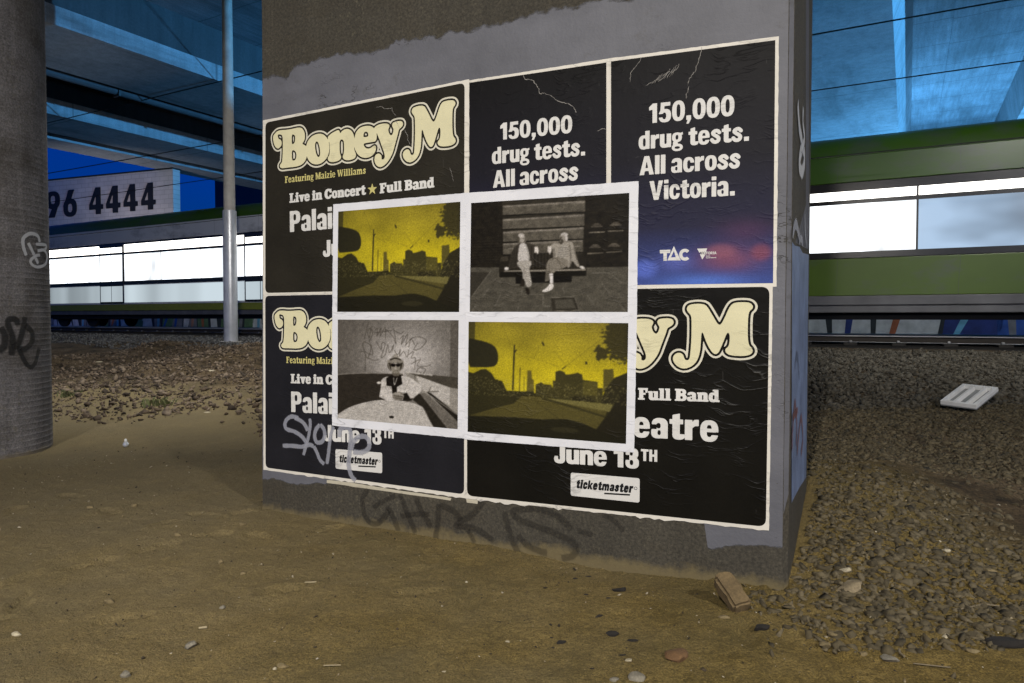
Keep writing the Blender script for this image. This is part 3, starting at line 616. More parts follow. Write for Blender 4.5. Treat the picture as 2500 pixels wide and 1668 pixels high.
# --- artwork of the concert bill, measured on the top-left sheet and carried to the two below
ZA = lambda p: wall((640+p[0]/4.608, 190+p[1]/4.608)); ZD = lambda p: wall((640+p[0]/4.608, 480+p[1]/4.608)); ZB = lambda p: wall((1330+p[0]/3.564, 880+p[1]/3.564))
L1 = lambda P: [wall((650+x/9.79, 270+y/9.79)) for x, y in P]; L2 = lambda P: [wall((840+x/9.8, 270+y/9.8)) for x, y in P]; L3 = lambda P: [wall((960+x/7.839, 220+y/7.839)) for x, y in P]
LOGO = [
 ([L1([(215,560),(255,510),(310,482),(400,470),(480,468),(600,450),(700,425),(800,408),(860,425),(905,475),(930,540),(938,620),(930,690),(905,750),(870,795),(890,812),(930,830),(965,860),(985,920),(990,1000),(985,1080),(965,1160),(930,1230),(870,1290),(800,1325),(700,1350),(550,1365),(400,1385),(355,1375),(332,1335),(345,1290),(385,1250),(398,1150),(405,1000),(408,850),(408,720),(400,625),(375,580),(290,572),(288,615),(305,685),(348,695),(376,735),(383,800),(360,865),(310,910),(270,912),(225,870),(195,800),(175,700),(175,630),(190,585)]),
   L1([(622,585),(650,575),(690,590),(703,640),(700,720),(685,780),(650,810),(622,805)]), L1([(622,960),(660,950),(705,975),(730,1030),(732,1100),(715,1170),(680,1200),(625,1200)])]),
 ([L1([(965,860),(990,760),(1040,680),(1110,610),(1200,570),(1290,555),(1380,575),(1450,640),(1500,730),(1520,830),(1520,930),(1505,1030),(1470,1120),(1400,1210),(1310,1275),(1200,1297),(1110,1275),(1040,1220),(1000,1150),(980,1080),(960,960)]),
   L1([(1215,735),(1250,760),(1280,850),(1297,960),(1300,1060),(1280,1110),(1250,1120),(1215,1070),(1190,980),(1175,870),(1180,780)])]),
 ([L1([(1475,640),(1530,580),(1610,525),(1700,480),(1740,470),(1765,500),(1775,560),(1800,520),(1850,470),(1930,440),(2000,455),(2060,500),(2100,580),(2120,680),(2115,800),(2110,900),(2125,980),(2155,1040),(2155,1100),(2120,1150),(2050,1180),(1950,1195),(1880,1180),(1842,1140),(1837,1100),(1852,1060),(1868,1000),(1872,900),(1868,760),(1850,710),(1815,692),(1780,710),(1763,760),(1763,900),(1768,1010),(1788,1070),(1800,1110),(1797,1145),(1760,1190),(1680,1225),(1580,1240),(1510,1220),(1480,1170),(1490,1110),(1515,1080),(1530,1000),(1532,880),(1525,780),(1500,720)])]),
 ([L2([(260,690),(275,580),(310,500),(370,430),(450,390),(540,370),(620,370),(690,395),(725,430),(760,480),(785,550),(795,640),(770,740),(700,755),(600,770),(490,790),(478,820),(490,860),(530,905),(590,920),(650,900),(700,860),(740,840),(770,860),(778,920),(750,1000),(700,1070),(620,1120),(520,1140),(420,1120),(340,1060),(290,980),(260,900),(250,800)]),
   L2([(475,640),(470,590),(490,530),(530,505),(575,525),(592,580),(585,625),(540,640)])]),
 ([L2([(725,420),(780,370),(850,335),(940,318),(1030,315),(1080,335),(1098,370),(1085,420),(1068,450),(1070,490),(1090,560),(1130,605),(1165,580),(1190,500),(1195,450),(1165,400),(1155,350),(1175,300),(1230,275),(1320,255),(1390,260),(1420,300),(1420,350),(1390,400),(1330,450),(1315,480),(1300,560),(1260,700),(1220,850),(1180,1000),(1120,1130),(1050,1240),(970,1320),(890,1358),(830,1350),(770,1300),(740,1230),(735,1160),(750,1090),(790,1045),(840,1030),(890,1060),(910,1110),(905,1170),(940,1180),(975,1150),(985,1100),(975,1030),(940,930),(900,820),(850,680),(800,560),(760,470)])]),
 ([L3([(360,400),(380,350),(440,320),(520,303),(600,308),(640,370),(700,490),(750,590),(778,615),(805,590),(850,470),(890,340),(930,255),(980,220),(1080,200),(1160,198),(1200,240),(1195,290),(1155,335),(1140,420),(1137,600),(1140,780),(1155,890),(1195,930),(1205,990),(1170,1040),(1080,1075),(960,1085),(890,1075),(855,1030),(860,985),(895,950),(910,880),(912,760),(895,715),(870,740),(840,850),(800,980),(770,1070),(730,1098),(690,1070),(640,980),(600,870),(575,780),(560,755),(550,800),(545,950),(535,1100),(500,1240),(440,1330),(350,1390),(270,1380),(210,1320),(188,1250),(200,1190),(240,1145),(290,1135),(325,1165),(340,1235),(370,1250),(405,1225),(415,1100),(425,900),(425,650),(420,520),(395,480),(365,445)])]),
]
allp = [p for g in LOGO for P in g for p in P]; lx0, ly0 = min(p[0] for p in allp)-.04, min(p[1] for p in allp)-.04
st = .0035; gx = np.arange(lx0, max(p[0] for p in allp)+.04, st); gy = np.arange(ly0, max(p[1] for p in allp)+.04, st); GX, GY = np.meshgrid(gx, gy)
SD = np.full(GX.shape, 1e9)
for g in LOGO: SD = np.minimum(SD, poly_sdf([chaikin(P) for P in g], GX, GY))
def ring(level): return [simplify(L, .0025) for L in contours(SD, gx[0], gy[0], st, level) if abs(area(L)) > 6e-5]
LF, LD, LO = fill(ring(0.0)), fill(ring(.0105)), fill(ring(.0205))

def concert(o, f, d, shade, cut_left=False):
    """lay the artwork through the map f on sheet o"""
    put = lambda name, VF, dd, mat: on_sheet(name, [f(p) for p in VF[0]], VF[1], d+dd, mat, o)
    put('logo_outline', LO, .0004, M['logo_line']); put('logo_shadow', LD, .0007, shade); put('band_logo', LF, .0010, M['logo_cream'])
    put('small_lettering', text_on('Featuring Maizie Williams', ZA((260,1187)), ZA((1170,1080)), ZA((260,1112)), face='serif', gap=.05, space=.3, rnd=-.012), .0004, M['type_yellow'])
    a = text_on('Live in Concert', ZA((313,1408)), ZA((1165,1315)), ZA((313,1305)), face='serif', rnd=.015, gap=.03)
    b = text_on('Full Band', ZA((1328,1302)), ZA((1937,1232)), ZA((1328,1192)), face='serif', rnd=.015, gap=.03)
    c = text_on('Palais', ZD((318,400)), ZD((905,352)), ZD((318,168)), rnd=.004); k = lambda p: ((p[0]-2.089)/1.057+.511, p[1]+1.181)
    dt = text_on('Theatre', k(ZB((446,643))), k(ZB((1510,706))), k(ZB((446,422))), rnd=.004)
    e = text_on('June 13', k(ZB((88,888))), k(ZB((820,940))), k(ZB((88,725))), rnd=.004, gap=.04); g = text_on('TH', k(ZB((838,872))), k(ZB((980,882))), k(ZB((838,770))))
    V, Fc = [], []
    for v, q in (a, b, c, dt, e, g): n = len(V); V += v; Fc += [tuple(n+i for i in t) for t in q]
    put('lettering', (V, Fc), .0004, M['type_white'])
    ctr = ZA((1243,1256)); rr = .037; P = [(ctr[0]+(rr if i % 2 == 0 else rr*.4)*math.sin(i*math.pi/5), ctr[1]+(rr if i % 2 == 0 else rr*.4)*math.cos(i*math.pi/5)) for i in range(10)]
    put('star', fill([P]), .0004, M['type_yellow'])
    pq = [k(ZB(p)) for p in ((228,975),(828,1025),(826,1237),(228,1175))]
    lab = put('sponsor_panel', fill([round_quad(pq, .012)]), .0004, M['type_white'])
    t = text_on('ticketmaster', k(ZB((275,1108))), k(ZB((762,1150))), k(ZB((275,1036))), rnd=.035, gap=.13, skew=.18)
    v, q = list(t[0]), list(t[1]); n = len(v); ul = [k(ZB(p)) for p in ((520,1149),(745,1162),(741,1176),(520,1163))]; v += ul; q.append((n+3, n+2, n+1, n))
    cc = k(ZB((793,1112)))
    for j in range(14):
        a0, a1 = 2*math.pi*j/14, 2*math.pi*(j+1)/14; n = len(v); v += [(cc[0]+r_*math.cos(w_), cc[1]+r_*math.sin(w_)) for r_, w_ in ((.0085,a0),(.0085,a1),(.0062,a1),(.0062,a0))]; q.append((n, n+1, n+2, n+3))
    put('panel_lettering', (v, q), .0008, M['type_black'])

tl = sheet('concert_poster', [(642.4,294.5),(1146,194),(1146,712),(643,720)], .0026, M['paper_old'], 'black concert poster at upper left with a cream band name, its lower right covered', 'poster', 'concert posters on the pier')
on_sheet('printed_panel', *fill([round_quad([wall(p) for p in ((648.8,299.8),(1135,202.5),(1133,705),(648.5,715.5))], .035)]), .0030, M['ink_warm'], tl)
concert(tl, lambda p: p, .0032, M['ink_warm'])
bl = sheet('concert_poster', [(643,718.8),(1141,710),(1141,1217),(643.6,1147)], .0016, M['paper_old'], 'black concert poster at lower left sprayed with a pale tag over its date', 'poster', 'concert posters on the pier', torn=.006)
on_sheet('printed_panel', *fill([round_quad([wall(p) for p in ((648,722.5),(1133.5,713),(1133.5,1207),(648.8,1141.5))], .035)]), .0020, M['ink_blue'], bl)
concert(bl, lambda p: (p[0]-.004, p[1]-1.180), .0022, M['ink_blue'])
br = sheet('concert_poster', [(1136,710),(1887,697),(1877.4,1295),(1136,1217)], .0034, M['paper_old'], 'black concert poster at lower right reading eatre and June with a torn bottom edge', 'poster', 'concert posters on the pier', torn=.010)
on_sheet('printed_panel', *fill([round_quad([wall(p) for p in ((1141,712),(1879,700.3),(1870,1286),(1141,1210))], .04)]), .0038, M['ink_coat'], br)
concert(br, lambda p: ((p[0]-.511)*1.057+2.089, p[1]-1.181), .0040, M['ink_coat'])
for o in (bl, tl): pass
def on_bl(x, y, lift):
    u, v = wall((640+x/6.528, 1000+y/6.528)); return (u-bl['cu'], -.0046-lift, v-bl['cv']), (0, -1, 0)
graffiti('spray_tag', [(.026, [(590,135),(480,110),(400,160),(370,240),(400,310),(520,350),(630,420),(695,500),(720,570)]), (.026, [(520,125),(640,190),(700,260),(735,340)]), (.022, [(765,140),(775,230),(760,360),(735,480),(700,600),(665,730)]),
    (.026, [(330,575),(500,578),(640,592),(760,560),(830,590)]), (.026, [(930,235),(865,320),(845,430),(880,520),(960,510),(1005,420),(990,310),(930,235)]), (.024, [(830,580),(880,680),(930,800),(1000,870)]), (.024, [(1040,870),(1065,700),(1085,520),(1110,370),(1150,270)]),
    (.03, [(1240,440),(1250,320),(1310,285),(1395,300),(1422,420),(1410,560),(1400,700),(1385,830),(1400,960),(1440,1070),(1500,1130)]), (.03, [(1430,650),(1455,530),(1540,440),(1650,430),(1712,510),(1700,620),(1600,680),(1450,670)])],
    on_bl, M['spray_grey'], bl, 'pale sprayed tag across the date', lift=.00005)

# --- road-safety bills
def tac_colors(s, t, full):
    c = np.zeros(s.shape+(3,)); a, b, d, e = lin((15,14,13)), lin((22,21,27)), lin((33,33,52)), lin((52,64,118))
    tt = t[..., None]; c = a+(b-a)*np.clip(tt/.45, 0, 1)+(d-b)*np.clip((tt-.45)/.3, 0, 1)+(e-d)*np.clip((tt-.75)/.25, 0, 1)
    if full:
        def blob(x, y, rx, ry, col, k, p=1.0):
            nonlocal c
            w = k*np.exp(-(((s-x)/rx)**2+((t-y)/ry)**2)**p)[..., None]; c = c*(1-w)+lin(col)*w
        blob(.74,.895,.17,.05,(112,66,84),.8); blob(.70,.86,.09,.03,(135,82,92),.5,2); blob(.93,.87,.06,.035,(118,64,76),.7,2); blob(.84,.78,.16,.05,(70,45,70),.6)
        blob(.22,.93,.09,.04,(85,105,190),.6,2); blob(.02,.92,.09,.05,(18,18,30),.8); blob(.42,.90,.10,.04,(95,105,180),.45); blob(.6,.99,.25,.03,(80,115,195),.6); blob(.1,.85,.05,.03,(70,95,180),.4,2)
    return np.clip(c*1.25, 0, 1)
M['ink_safety'] = ink('safety_bill_ink', (1,1,1), .45, .55, 'Col')
def colour_panel(name, px, nu, nv, fn, depth, mat, o, bow=0):
    P, Fq, s, t = quad_grid([wall(p) for p in px], nu, nv); c = fn(s, t)
    V = np.stack([P[:, 0]-o['cu'], np.full(len(P), -depth), P[:, 1]-o['cv']], -1); ob = np_mesh(name, V, Fq, mat, o)
    at = ob.data.color_attributes.new('Col', 'FLOAT_COLOR', 'POINT'); rgba = np.ones((len(P), 4), np.float32); rgba[:, :3] = c.reshape(-1, 3); at.data.foreach_set('color', rgba.ravel()); return ob
ZT = lambda x, y: wall((1140+x/3.052, 80+y/3.052))
tm = sheet('safety_poster', [(1140,197.5),(1489,143),(1489,706),(1140,712)], .0010, M['paper_old'], 'dark drug test poster in the middle of the top row, lower half covered', 'poster', 'road safety posters on the pier')
colour_panel('printed_panel', [(1142.5,203),(1480.5,153),(1480.5,699),(1142.5,706)], 30, 50, lambda s, t: tac_colors(s, t, False), .0014, M['ink_safety'], tm)
tr = sheet('safety_poster', [(1482,144),(1901.7,89),(1896,700),(1482,706)], .0018, M['paper_old'], 'drug test poster at upper right fading to blue with red lights near its foot', 'poster', 'road safety posters on the pier')
colour_panel('printed_panel', [(1492,150.5),(1893,98.5),(1887.5,691.5),(1492,697)], 100, 140, lambda s, t: tac_colors(s, t, True), .0022, M['ink_safety'], tr)
def lines(o, rows, depth):
    V, Fc = [], []
    for s, a, b, c in rows:
        v, q = text_on(s, ZT(*a), ZT(*b), ZT(*c), rnd=0.0, gap=.045, space=.24); n = len(V); V += v; Fc += [tuple(n+i for i in t) for t in q]
    on_sheet('lettering', V, Fc, depth, M['type_white'], o)
lines(tm, [('150,000', (247,800), (785,745), (247,675)), ('drug tests.', (187,980), (885,914), (187,857)), ('All across', (195,1157), (828,1098), (195,1030))], .0018)
lines(tr, [('150,000', (1355,677), (1993,617), (1355,533)), ('drug tests.', (1280,872), (2106,805), (1280,738)), ('All across', (1287,1064), (2036,1008), (1287,925)), ('Victoria.', (1360,1249), (2000,1213), (1360,1108))], .0026)
ZL = lambda x, y: wall((1590+x/7.58, 560+y/7.58)); ZLl = lambda P: [ZL(*p) for p in P]
def mline(name, loops, d, mat, o): on_sheet(name, *fill(loops), d, mat, o)
Vl, Fl = [], []
def addf(VF):
    n = len(Vl); Vl.extend(VF[0]); Fl.extend([tuple(n+i for i in t) for t in VF[1]])
addf(fill([ZLl([(158,385),(357,378),(352,440),(291,443),(289,583),(226,585),(228,445),(163,448)])]))
addf(fill([ZLl([(300,577),(420,312),(548,577)]), ZLl([(365,522),(422,400),(456,518)])]))
arc = [(625+108*math.cos(a), 472+110*math.sin(a)) for a in [R(d) for d in range(-42, -319, -12)]]+[(625+48*math.cos(a), 472+52*math.sin(a)) for a in [R(d) for d in range(-318, -41, 12)]]
addf(fill([ZLl(arc)]))
on_sheet('agency_mark', list(Vl), list(Fl), .0026, M['type_white'], tr); Vl.clear(); Fl.clear()
addf(fill([ZLl([(850,360),(1035,355),(1015,415),(1003,470),(945,560),(905,470),(925,430),(890,430)])]))
for s, a, b, c in (('TORIA', (1010,466), (1208,462), (1010,416)), ('State', (1012,508), (1095,505), (1012,486)), ('Government', (1012,540), (1203,534), (1012,518))):
    addf(text_on(s, ZL(*a), ZL(*b), ZL(*c), rnd=-.01))
on_sheet('state_mark', Vl, Fl, .0026, M['type_white'], tr)
on_sheet('mark_lettering', *text_on('VIC', ZL(908,468), ZL(1005,466), ZL(908,416), rnd=-.03), .0030, M['ink_blue'], tr)

M['tear'] = plain('torn_paper_edge', (.25, .235, .21), .8, var=.3, scale=40)
def tear(o, paths, conv, depth, w=.0034):
    V, Fc = [], []
    for P in paths:
        Q = []
        for a, b in zip(P, P[1:]):
            for i in range(5): t = i/5; Q.append((a[0]+(b[0]-a[0])*t+random.uniform(-5, 5), a[1]+(b[1]-a[1])*t+random.uniform(-5, 5)))
        Q = [conv(*p) for p in Q+[P[-1]]]; n0 = len(V)
        for i, p in enumerate(Q):
            a, b = Q[max(i-1, 0)], Q[min(i+1, len(Q)-1)]; d = math.dist(a, b); nx_, ny_ = -(b[1]-a[1])/d, (b[0]-a[0])/d; k = w*random.uniform(.15, .6)*(0.2 if i in (0, len(Q)-1) else 1)
            V += [(p[0]+nx_*k, p[1]+ny_*k), (p[0]-nx_*k, p[1]-ny_*k)]
        Fc += [(n0+2*i, n0+2*i+1, n0+2*i+3, n0+2*i+2) for i in range(len(Q)-1)]
    on_sheet('tear', V, Fc, depth, M['tear'], o)
tear(tm, [[(425,310),(430,345),(480,350),(520,385),(530,415),(548,458),(580,450),(640,480),(690,515),(750,530),(800,560),(815,600)]], ZT, .0020); tear(tm, [[(970,735),(1005,718),(1042,718)]], ZT, .0021)
tear(tr, [[(1750,105),(1740,170),(1715,240),(1700,290),(1660,345),(1642,395)]], ZT, .0028); tear(tr, [[(1660,400),(1640,455),(1635,495)]], ZT, .0028, .003); tear(tr, [[(1305,185),(1270,240),(1225,290),(1215,370)]], ZT, .0028, .003)
for k in range(9): tear(tr, [[(1340+k*24+random.uniform(-10,10), 400-k*10), (1400+k*22, 360-k*14), (1430+k*18+random.uniform(-10,20), 330-k*12)]], ZT, .0029+k*1e-5, .0025)
AA = lambda x, y: ZA((x, y))
tear(tl, [[(1290,335),(1345,325),(1390,350),(1465,345),(1480,400),(1510,425)]], AA, .0045, .003); tear(tl, [[(1490,480),(1530,520),(1550,580)]], AA, .0046, .003); tear(tl, [[(1605,590),(1640,650),(1645,700),(1672,755)]], AA, .0045, .003); tear(tl, [[(2110,1010),(2140,1090),(2155,1170)]], AA, .0045, .002)

# --- scraps of an older layer showing under the bottom edge
for lab, P in (('long pale strip of old paper showing below the lower left poster', [(798,1172),(845,1177),(965,1196),(1071,1211),(1102,1216),(1100,1222),(1080,1219),(1060,1216),(880,1191),(798,1179)]),
               ('short torn scrap of old paper below the poster joint', [(1138,1217),(1152,1219),(1167,1221),(1166,1230),(1140,1227),(1139,1222)])):
    q = [wall(p) for p in P]; c = np.mean(q, 0); o = face_mesh('paper_scrap', [(u-c[0], v-c[1]) for u, v in ragged(q, .002, .03)], fill([ragged(q, 0, .03)])[1], .0012, M['paper_scrap'], None)
    o.matrix_world = PIER @ Matrix.Translation((float(c[0]), 0, float(c[1]))); tag(o, lab, 'paper scrap', 'paper scraps below the posters')

# ------------------------------------------------------------------ four photographic prints (flat printed pictures)
def homog(src, dst):
    A = []
    for (x, y), (u, v) in zip(src, dst): A += [[x,y,1,0,0,0,-u*x,-u*y], [0,0,0,x,y,1,-v*x,-v*y]]
    h = np.linalg.solve(np.array(A, float), np.array([c for p in dst for c in p], float)); return np.append(h, 1).reshape(3, 3)
class Raster:
    """tiny painter: image-space polygons on an (s,t) grid, soft edges by blurring the mask a little"""
    def __init__(s, corners, nu, nv, base):
        s.H = homog(corners, [(0,0),(1,0),(1,1),(0,1)]); s.nu, s.nv = nu, nv
        s.S, s.T = np.meshgrid(np.linspace(0, 1, nu+1), np.linspace(0, 1, nv+1)); Hi = np.linalg.inv(s.H)
        d = Hi @ np.stack([s.S.ravel(), s.T.ravel(), np.ones(s.S.size)]); s.X = (d[0]/d[2]).reshape(s.S.shape); s.Y = (d[1]/d[2]).reshape(s.S.shape)
        s.c = np.ones(s.S.shape+(3,))*np.array(base, float)
    def mask(s, P, soft=3.0):
        return np.clip(.5-poly_sdf([P], s.X, s.Y)/soft, 0, 1)
    def put(s, m, col): s.c = s.c*(1-m[..., None])+np.asarray(col, float)*m[..., None]
    def poly(s, P, col, sm=0, k=1.0, soft=4): s.put(s.mask(chaikin(P, sm) if sm else P, soft)*k, col)
    def ell(s, x, y, rx, ry, col, k=1.0, rot=0, soft=.12):
        c_, s_ = math.cos(rot), math.sin(rot); dx, dy = s.X-x, s.Y-y
        r = np.hypot((dx*c_+dy*s_)/rx, (-dx*s_+dy*c_)/ry); s.put(np.clip((1-r)/soft+.5, 0, 1)*k, col)
    def line(s, P, w, col, k=1.0, sm=True):
        L = smooth_line(P, 4) if sm and len(P) > 2 else P; D = np.full(s.X.shape, 1e9)
        for (x1,y1),(x2,y2) in zip(L, L[1:]):
            dx, dy = x2-x1, y2-y1; t = np.clip(((s.X-x1)*dx+(s.Y-y1)*dy)/(dx*dx+dy*dy+1e-9), 0, 1); D = np.minimum(D, np.hypot(s.X-x1-t*dx, s.Y-y1-t*dy))
        s.put(np.clip((w/2-D)/3+.5, 0, 1)*k, col)
    def vnoise(s, n, seed):
        g = np.random.default_rng(seed).random((n+2, n+2)); x, y = s.S*n, s.T*n; i, j = np.minimum(x.astype(int), n), np.minimum(y.astype(int), n)
        fx, fy = x-i, y-j; fx, fy = fx*fx*(3-2*fx), fy*fy*(3-2*fy)
        return (g[j,i]*(1-fx)+g[j,i+1]*fx)*(1-fy)+(g[j+1,i]*(1-fx)+g[j+1,i+1]*fx)*fy
    def done(s, k=1.06, bl=1.06, ct=1.24):
        g = np.random.default_rng(5).normal(0, 1, s.c.shape[:2])[..., None]; q = np.pad(s.c, ((1,1),(1,1),(0,0)), 'edge'); q = (q[:-2]+2*q[1:-1]+q[2:])/4; c = (q[:, :-2]+2*q[:, 1:-1]+q[:, 2:])/4*(1+.07*g); c = c*np.array((1.0, 1.0, bl)); c = 118+(c-112)*ct; return np.clip(lin(np.clip(c, 4, 255))*k, 0, 1)
M['ink_photo'] = ink('photo_print_ink', (1,1,1), .14, .5, 'Col')
NU, NV = 250, 200
# 1: yellow street through a wet windscreen
r = Raster([(862,170),(2235,60),(2222,1300),(848,1298)], NU, NV, (150,134,34))
g = np.clip((r.Y-100)/620, 0, 1)[..., None]; r.c = r.c*(1-g)+np.array((196,178,26))*g
w = np.exp(-(((r.X-1850)/620)**2+((r.Y-610)/150)**2))[..., None]*.8; r.c = r.c*(1-w)+np.array((222,200,22))*w
r.c *= (.80+.30*(r.vnoise(5, 1)*.6+r.vnoise(11, 2)*.4)[..., None])
r.poly([(840,850),(2250,850),(2250,1320),(840,1320)], (48,44,22)); r.poly([(862,160),(920,160),(915,345),(862,335)], (70,64,30), k=.85)
D1 = (50,46,22)
for a, b in (((1150,170),(1230,380)),((940,190),(960,330)),((1545,80),(1500,330)),((1470,380),(1425,490)),((1260,450),(1400,520)),((1380,480),(1640,560)),((2030,220),(1670,580)),((1600,400),(1700,540))): r.line([a, b], 4, (105,94,28), .6)
r.line([(1670,580),(1700,550)], 8, D1); r.line([(1500,325),(1512,352)], 14, D1); r.poly([(1866,485),(1884,485),(1886,515),(1868,515)], D1)
r.poly([(1370,620),(1405,620),(1408,705),(1425,715),(1428,860),(1363,860)], (98,88,32))
r.poly([(1440,860),(1440,760),(1490,730),(1510,750),(1575,750),(1590,790),(1590,705),(1612,705),(1612,612),(1650,595),(1690,610),(1702,635),(1760,622),(1800,605),(1842,620),(1848,675),(1975,685),(1975,745),(2020,745),(2020,900),(1440,900)], (62,57,26))
r.poly([(1850,690),(1975,690),(1975,830),(1850,830)], (84,77,30)); r.poly([(2024,552),(2110,540),(2116,780),(2024,780)], (88,80,30)); r.poly([(2116,632),(2240,560),(2240,900),(2000,900),(2040,760)], (46,42,22))
r.poly([(850,680),(900,692),(970,645),(1010,640),(1060,680),(1090,735),(1150,750),(1190,845),(1300,842),(1420,830),(1440,880),(1330,900),(1250,960),(1000,1060),(850,1140)], D1)
r.line([(1258,375),(1243,830)], 13, D1); r.line([(1258,450),(1275,420)], 10, D1); r.line([(1308,600),(1300,840)], 6, D1); r.line([(1340,690),(1338,830)], 4, D1)
r.poly([(1320,890),(1440,880),(1560,900),(2060,965),(2040,1040),(1965,1172),(1850,1122),(1700,1092),(1500,1112),(860,1130),(1040,1050),(1250,970)], (84,76,34)); r.poly([(1480,888),(2110,905),(2080,985),(1600,915)], (112,104,54))
r.poly([(1740,850),(1900,845),(1960,890),(1760,895)], (44,40,20)); r.line([(1500,895),(1700,945),(2050,1040)], 22, D1, .8); r.line([(1440,930),(1640,1090)], 10, D1, .4)
r.poly([(2240,600),(2190,770),(2100,950),(1968,1175),(2000,1310),(2240,1310)], (38,34,19)); r.poly([(845,1135),(1250,1112),(1500,1112),(1610,1098),(1720,1092),(1850,1125),(1968,1175),(2240,1290),(2240,1310),(840,1310)], (36,33,17)); r.ell(1690,1205,120,28,(50,46,26))
r.poly([(850,330),(915,345),(1000,358),(1080,390),(1110,440),(1120,520),(1104,588),(1064,615),(940,628),(850,632)], (44,41,23), sm=1)
lf = r.vnoise(60, 3)*.6+r.vnoise(110, 4)*.4; tree = np.clip((np.minimum(1, np.maximum.reduce([1.25-np.hypot((r.X-2180)/230, (r.Y-230)/330), 1.15-np.hypot((r.X-2010)/95, (r.Y-390)/130)]))-.15)*1.6, 0, 1)
r.put(np.clip((tree*.75+lf*.55-.72)*9, 0, 1), (62,56,24)); r.put(np.clip((tree-1.0)*3+np.clip((r.X-2190)/60,0,1)*np.clip((520-r.Y)/120,0,1), 0, 1)*.7, (50,45,22))
dr = np.random.default_rng(9).random(r.S.shape); zone = np.clip((r.Y-640)/90, 0, 1)*np.clip((1010-r.Y)/120, 0, 1); r.put(((dr > .93) & (zone > dr*.9)).astype(float)*.8, (168,156,92))
r.c = r.c*.93+r.c.mean(-1, keepdims=True)*.07; vg = np.clip(np.hypot((r.S-.55)/.75, (r.T-.45)/.75)-.55, 0, 1)[..., None]*.45; r.c = r.c*(1-vg); YELLOW = r.done(.78, 1.0, 1.04)
# 2: two men talking on a bench
r = Raster([(105,178),(1995,57),(1976,1480),(88,1477)], NU, NV, (37,34,26))
r.poly([(480,150),(1475,95),(1475,110),(1450,800),(490,800)], (48,45,36))
for y0, y1, xl, xr, d in ((215,320,485,1470,58),(375,490,485,1460,58),(525,640,490,1450,55),(665,790,490,1445,45)):
    r.poly([(xl,y0),(xr,y0-d),(xr,y1-d*.7),(xl,y1)], (80,76,64)); r.poly([(xl,y0-6),(xr,y0-d-6),(xr,y0-d+18),(xl,y0+16)], (104,99,86)); r.line([(xl,y1+6),(xr,y1-d*.7+6)], 12, (24,22,16))
r.c *= (.86+.28*(r.vnoise(70, 11)*.5+r.vnoise(34, 12)*.5)[..., None])
for x, y in ((1610,455),(1835,440),(1590,705),(1815,690)):
    for k in range(3): r.line([(x-(30+k*18), y-28+k*16),(x+(30+k*18), y-32+k*16)], 7, (112,106,92), sm=False)
    r.line([(x-90,y+74),(x+90,y+66)], 12, (104,99,84), sm=False)
for k in range(9): r.line([(110,640+k*32),(470,625+k*32)], 5, (50,47,38), .8, sm=False)
r.poly([(80,948),(440,944),(445,1060),(1480,1045),(1482,945),(2000,935),(2000,1500),(70,1500)], (72,69,58)); r.c *= (.9+.2*r.vnoise(40, 15)[..., None])
r.poly([(80,1000),(330,1000),(100,1310),(80,1310)], (54,51,42)); r.line([(340,990),(100,1310)], 5, (110,106,92))
for a, b in (((150,1408),(960,1408)),((460,1270),(970,1266)),((460,1270),(395,1408)),((968,1266),(966,1408)),((675,1410),(660,1480)),((150,1410),(120,1478)),((725,1180),(710,1262)),((1205,1190),(1225,1255)),((1800,1040),(1905,1130)),((1905,1130),(1990,1128)),((970,1408),(1050,1412)),((1490,1265),(1570,1390)),((1880,1390),(1960,1480)),((1670,1140),(1760,1250)),((320,1190),(255,1290)),((1560,1012),(1940,1000))): r.line([a, b], 4, (122,118,104), .8)
r.poly([(1062,1310),(1345,1298),(1400,1460),(1080,1470)], (50,47,38)); r.poly([(1105,1335),(1320,1325),(1360,1435),(1120,1442)], (70,67,56)); r.line([(1062,1310),(1345,1298)], 5, (120,116,100)); r.line([(1345,1298),(1400,1460)], 5, (110,106,92)); r.line([(1080,1468),(1395,1458)], 4, (110,106,92))
r.poly([(445,870),(545,815),(1420,790),(1488,835),(1488,1045),(450,1065)], (40,37,29)); r.poly([(470,815),(550,812),(550,870),(450,872)], (58,54,44))
for k in range(22): r.line([(585+k*38,700),(585+k*38,960)], 9, (64,60,50), .7, sm=False)
r.poly([(500,985),(1475,962),(1478,985),(500,1000)], (118,113,98)); r.poly([(450,1000),(1480,985),(1480,1048),(450,1066)], (30,28,21)); r.poly([(640,1060),(1310,1050),(1310,1120),(640,1140)], (26,24,18)); r.line([(560,722),(620,718)], 9, (110,105,92)); r.line([(1340,695),(1415,692)], 9, (110,105,92))
r.poly([(630,690),(700,650),(800,650),(870,680),(900,720),(850,760),(850,930),(640,945),(590,960),(545,970),(570,860),(590,770)], (58,54,45), sm=1); r.poly([(690,655),(760,650),(795,740),(815,870),(740,890),(665,880),(672,760)], (158,154,141), sm=1)
r.poly([(660,870),(830,860),(840,905),(800,950),(830,1090),(835,1170),(770,1185),(740,1075),(720,1075),(725,985),(660,920)], (138,134,120), sm=1); r.line([(745,960),(735,1080)], 8, (110,106,94)); r.poly([(700,1090),(745,1085),(740,1170),(695,1170)], (40,36,28)); r.poly([(755,1185),(800,1185),(812,1275),(770,1270)], (38,34,27), sm=1)
r.ell(715,600,45,58,(98,93,80)); r.ell(722,610,34,42,(132,127,113)); r.ell(708,565,38,26,(150,145,131)); r.ell(672,610,17,38,(70,66,55)); r.ell(752,632,12,26,(92,87,75)); r.line([(728,598),(752,600)], 7, (60,56,46)); r.line([(738,640),(755,642)], 6, (66,61,51)); r.line([(770,690),(800,860)], 8, (128,124,111)); r.line([(700,700),(690,860)], 6, (150,146,133))
for k in range(4): r.line([(690,745+k*34),(800,735+k*36)], 5, (150,146,133), .7, sm=False)
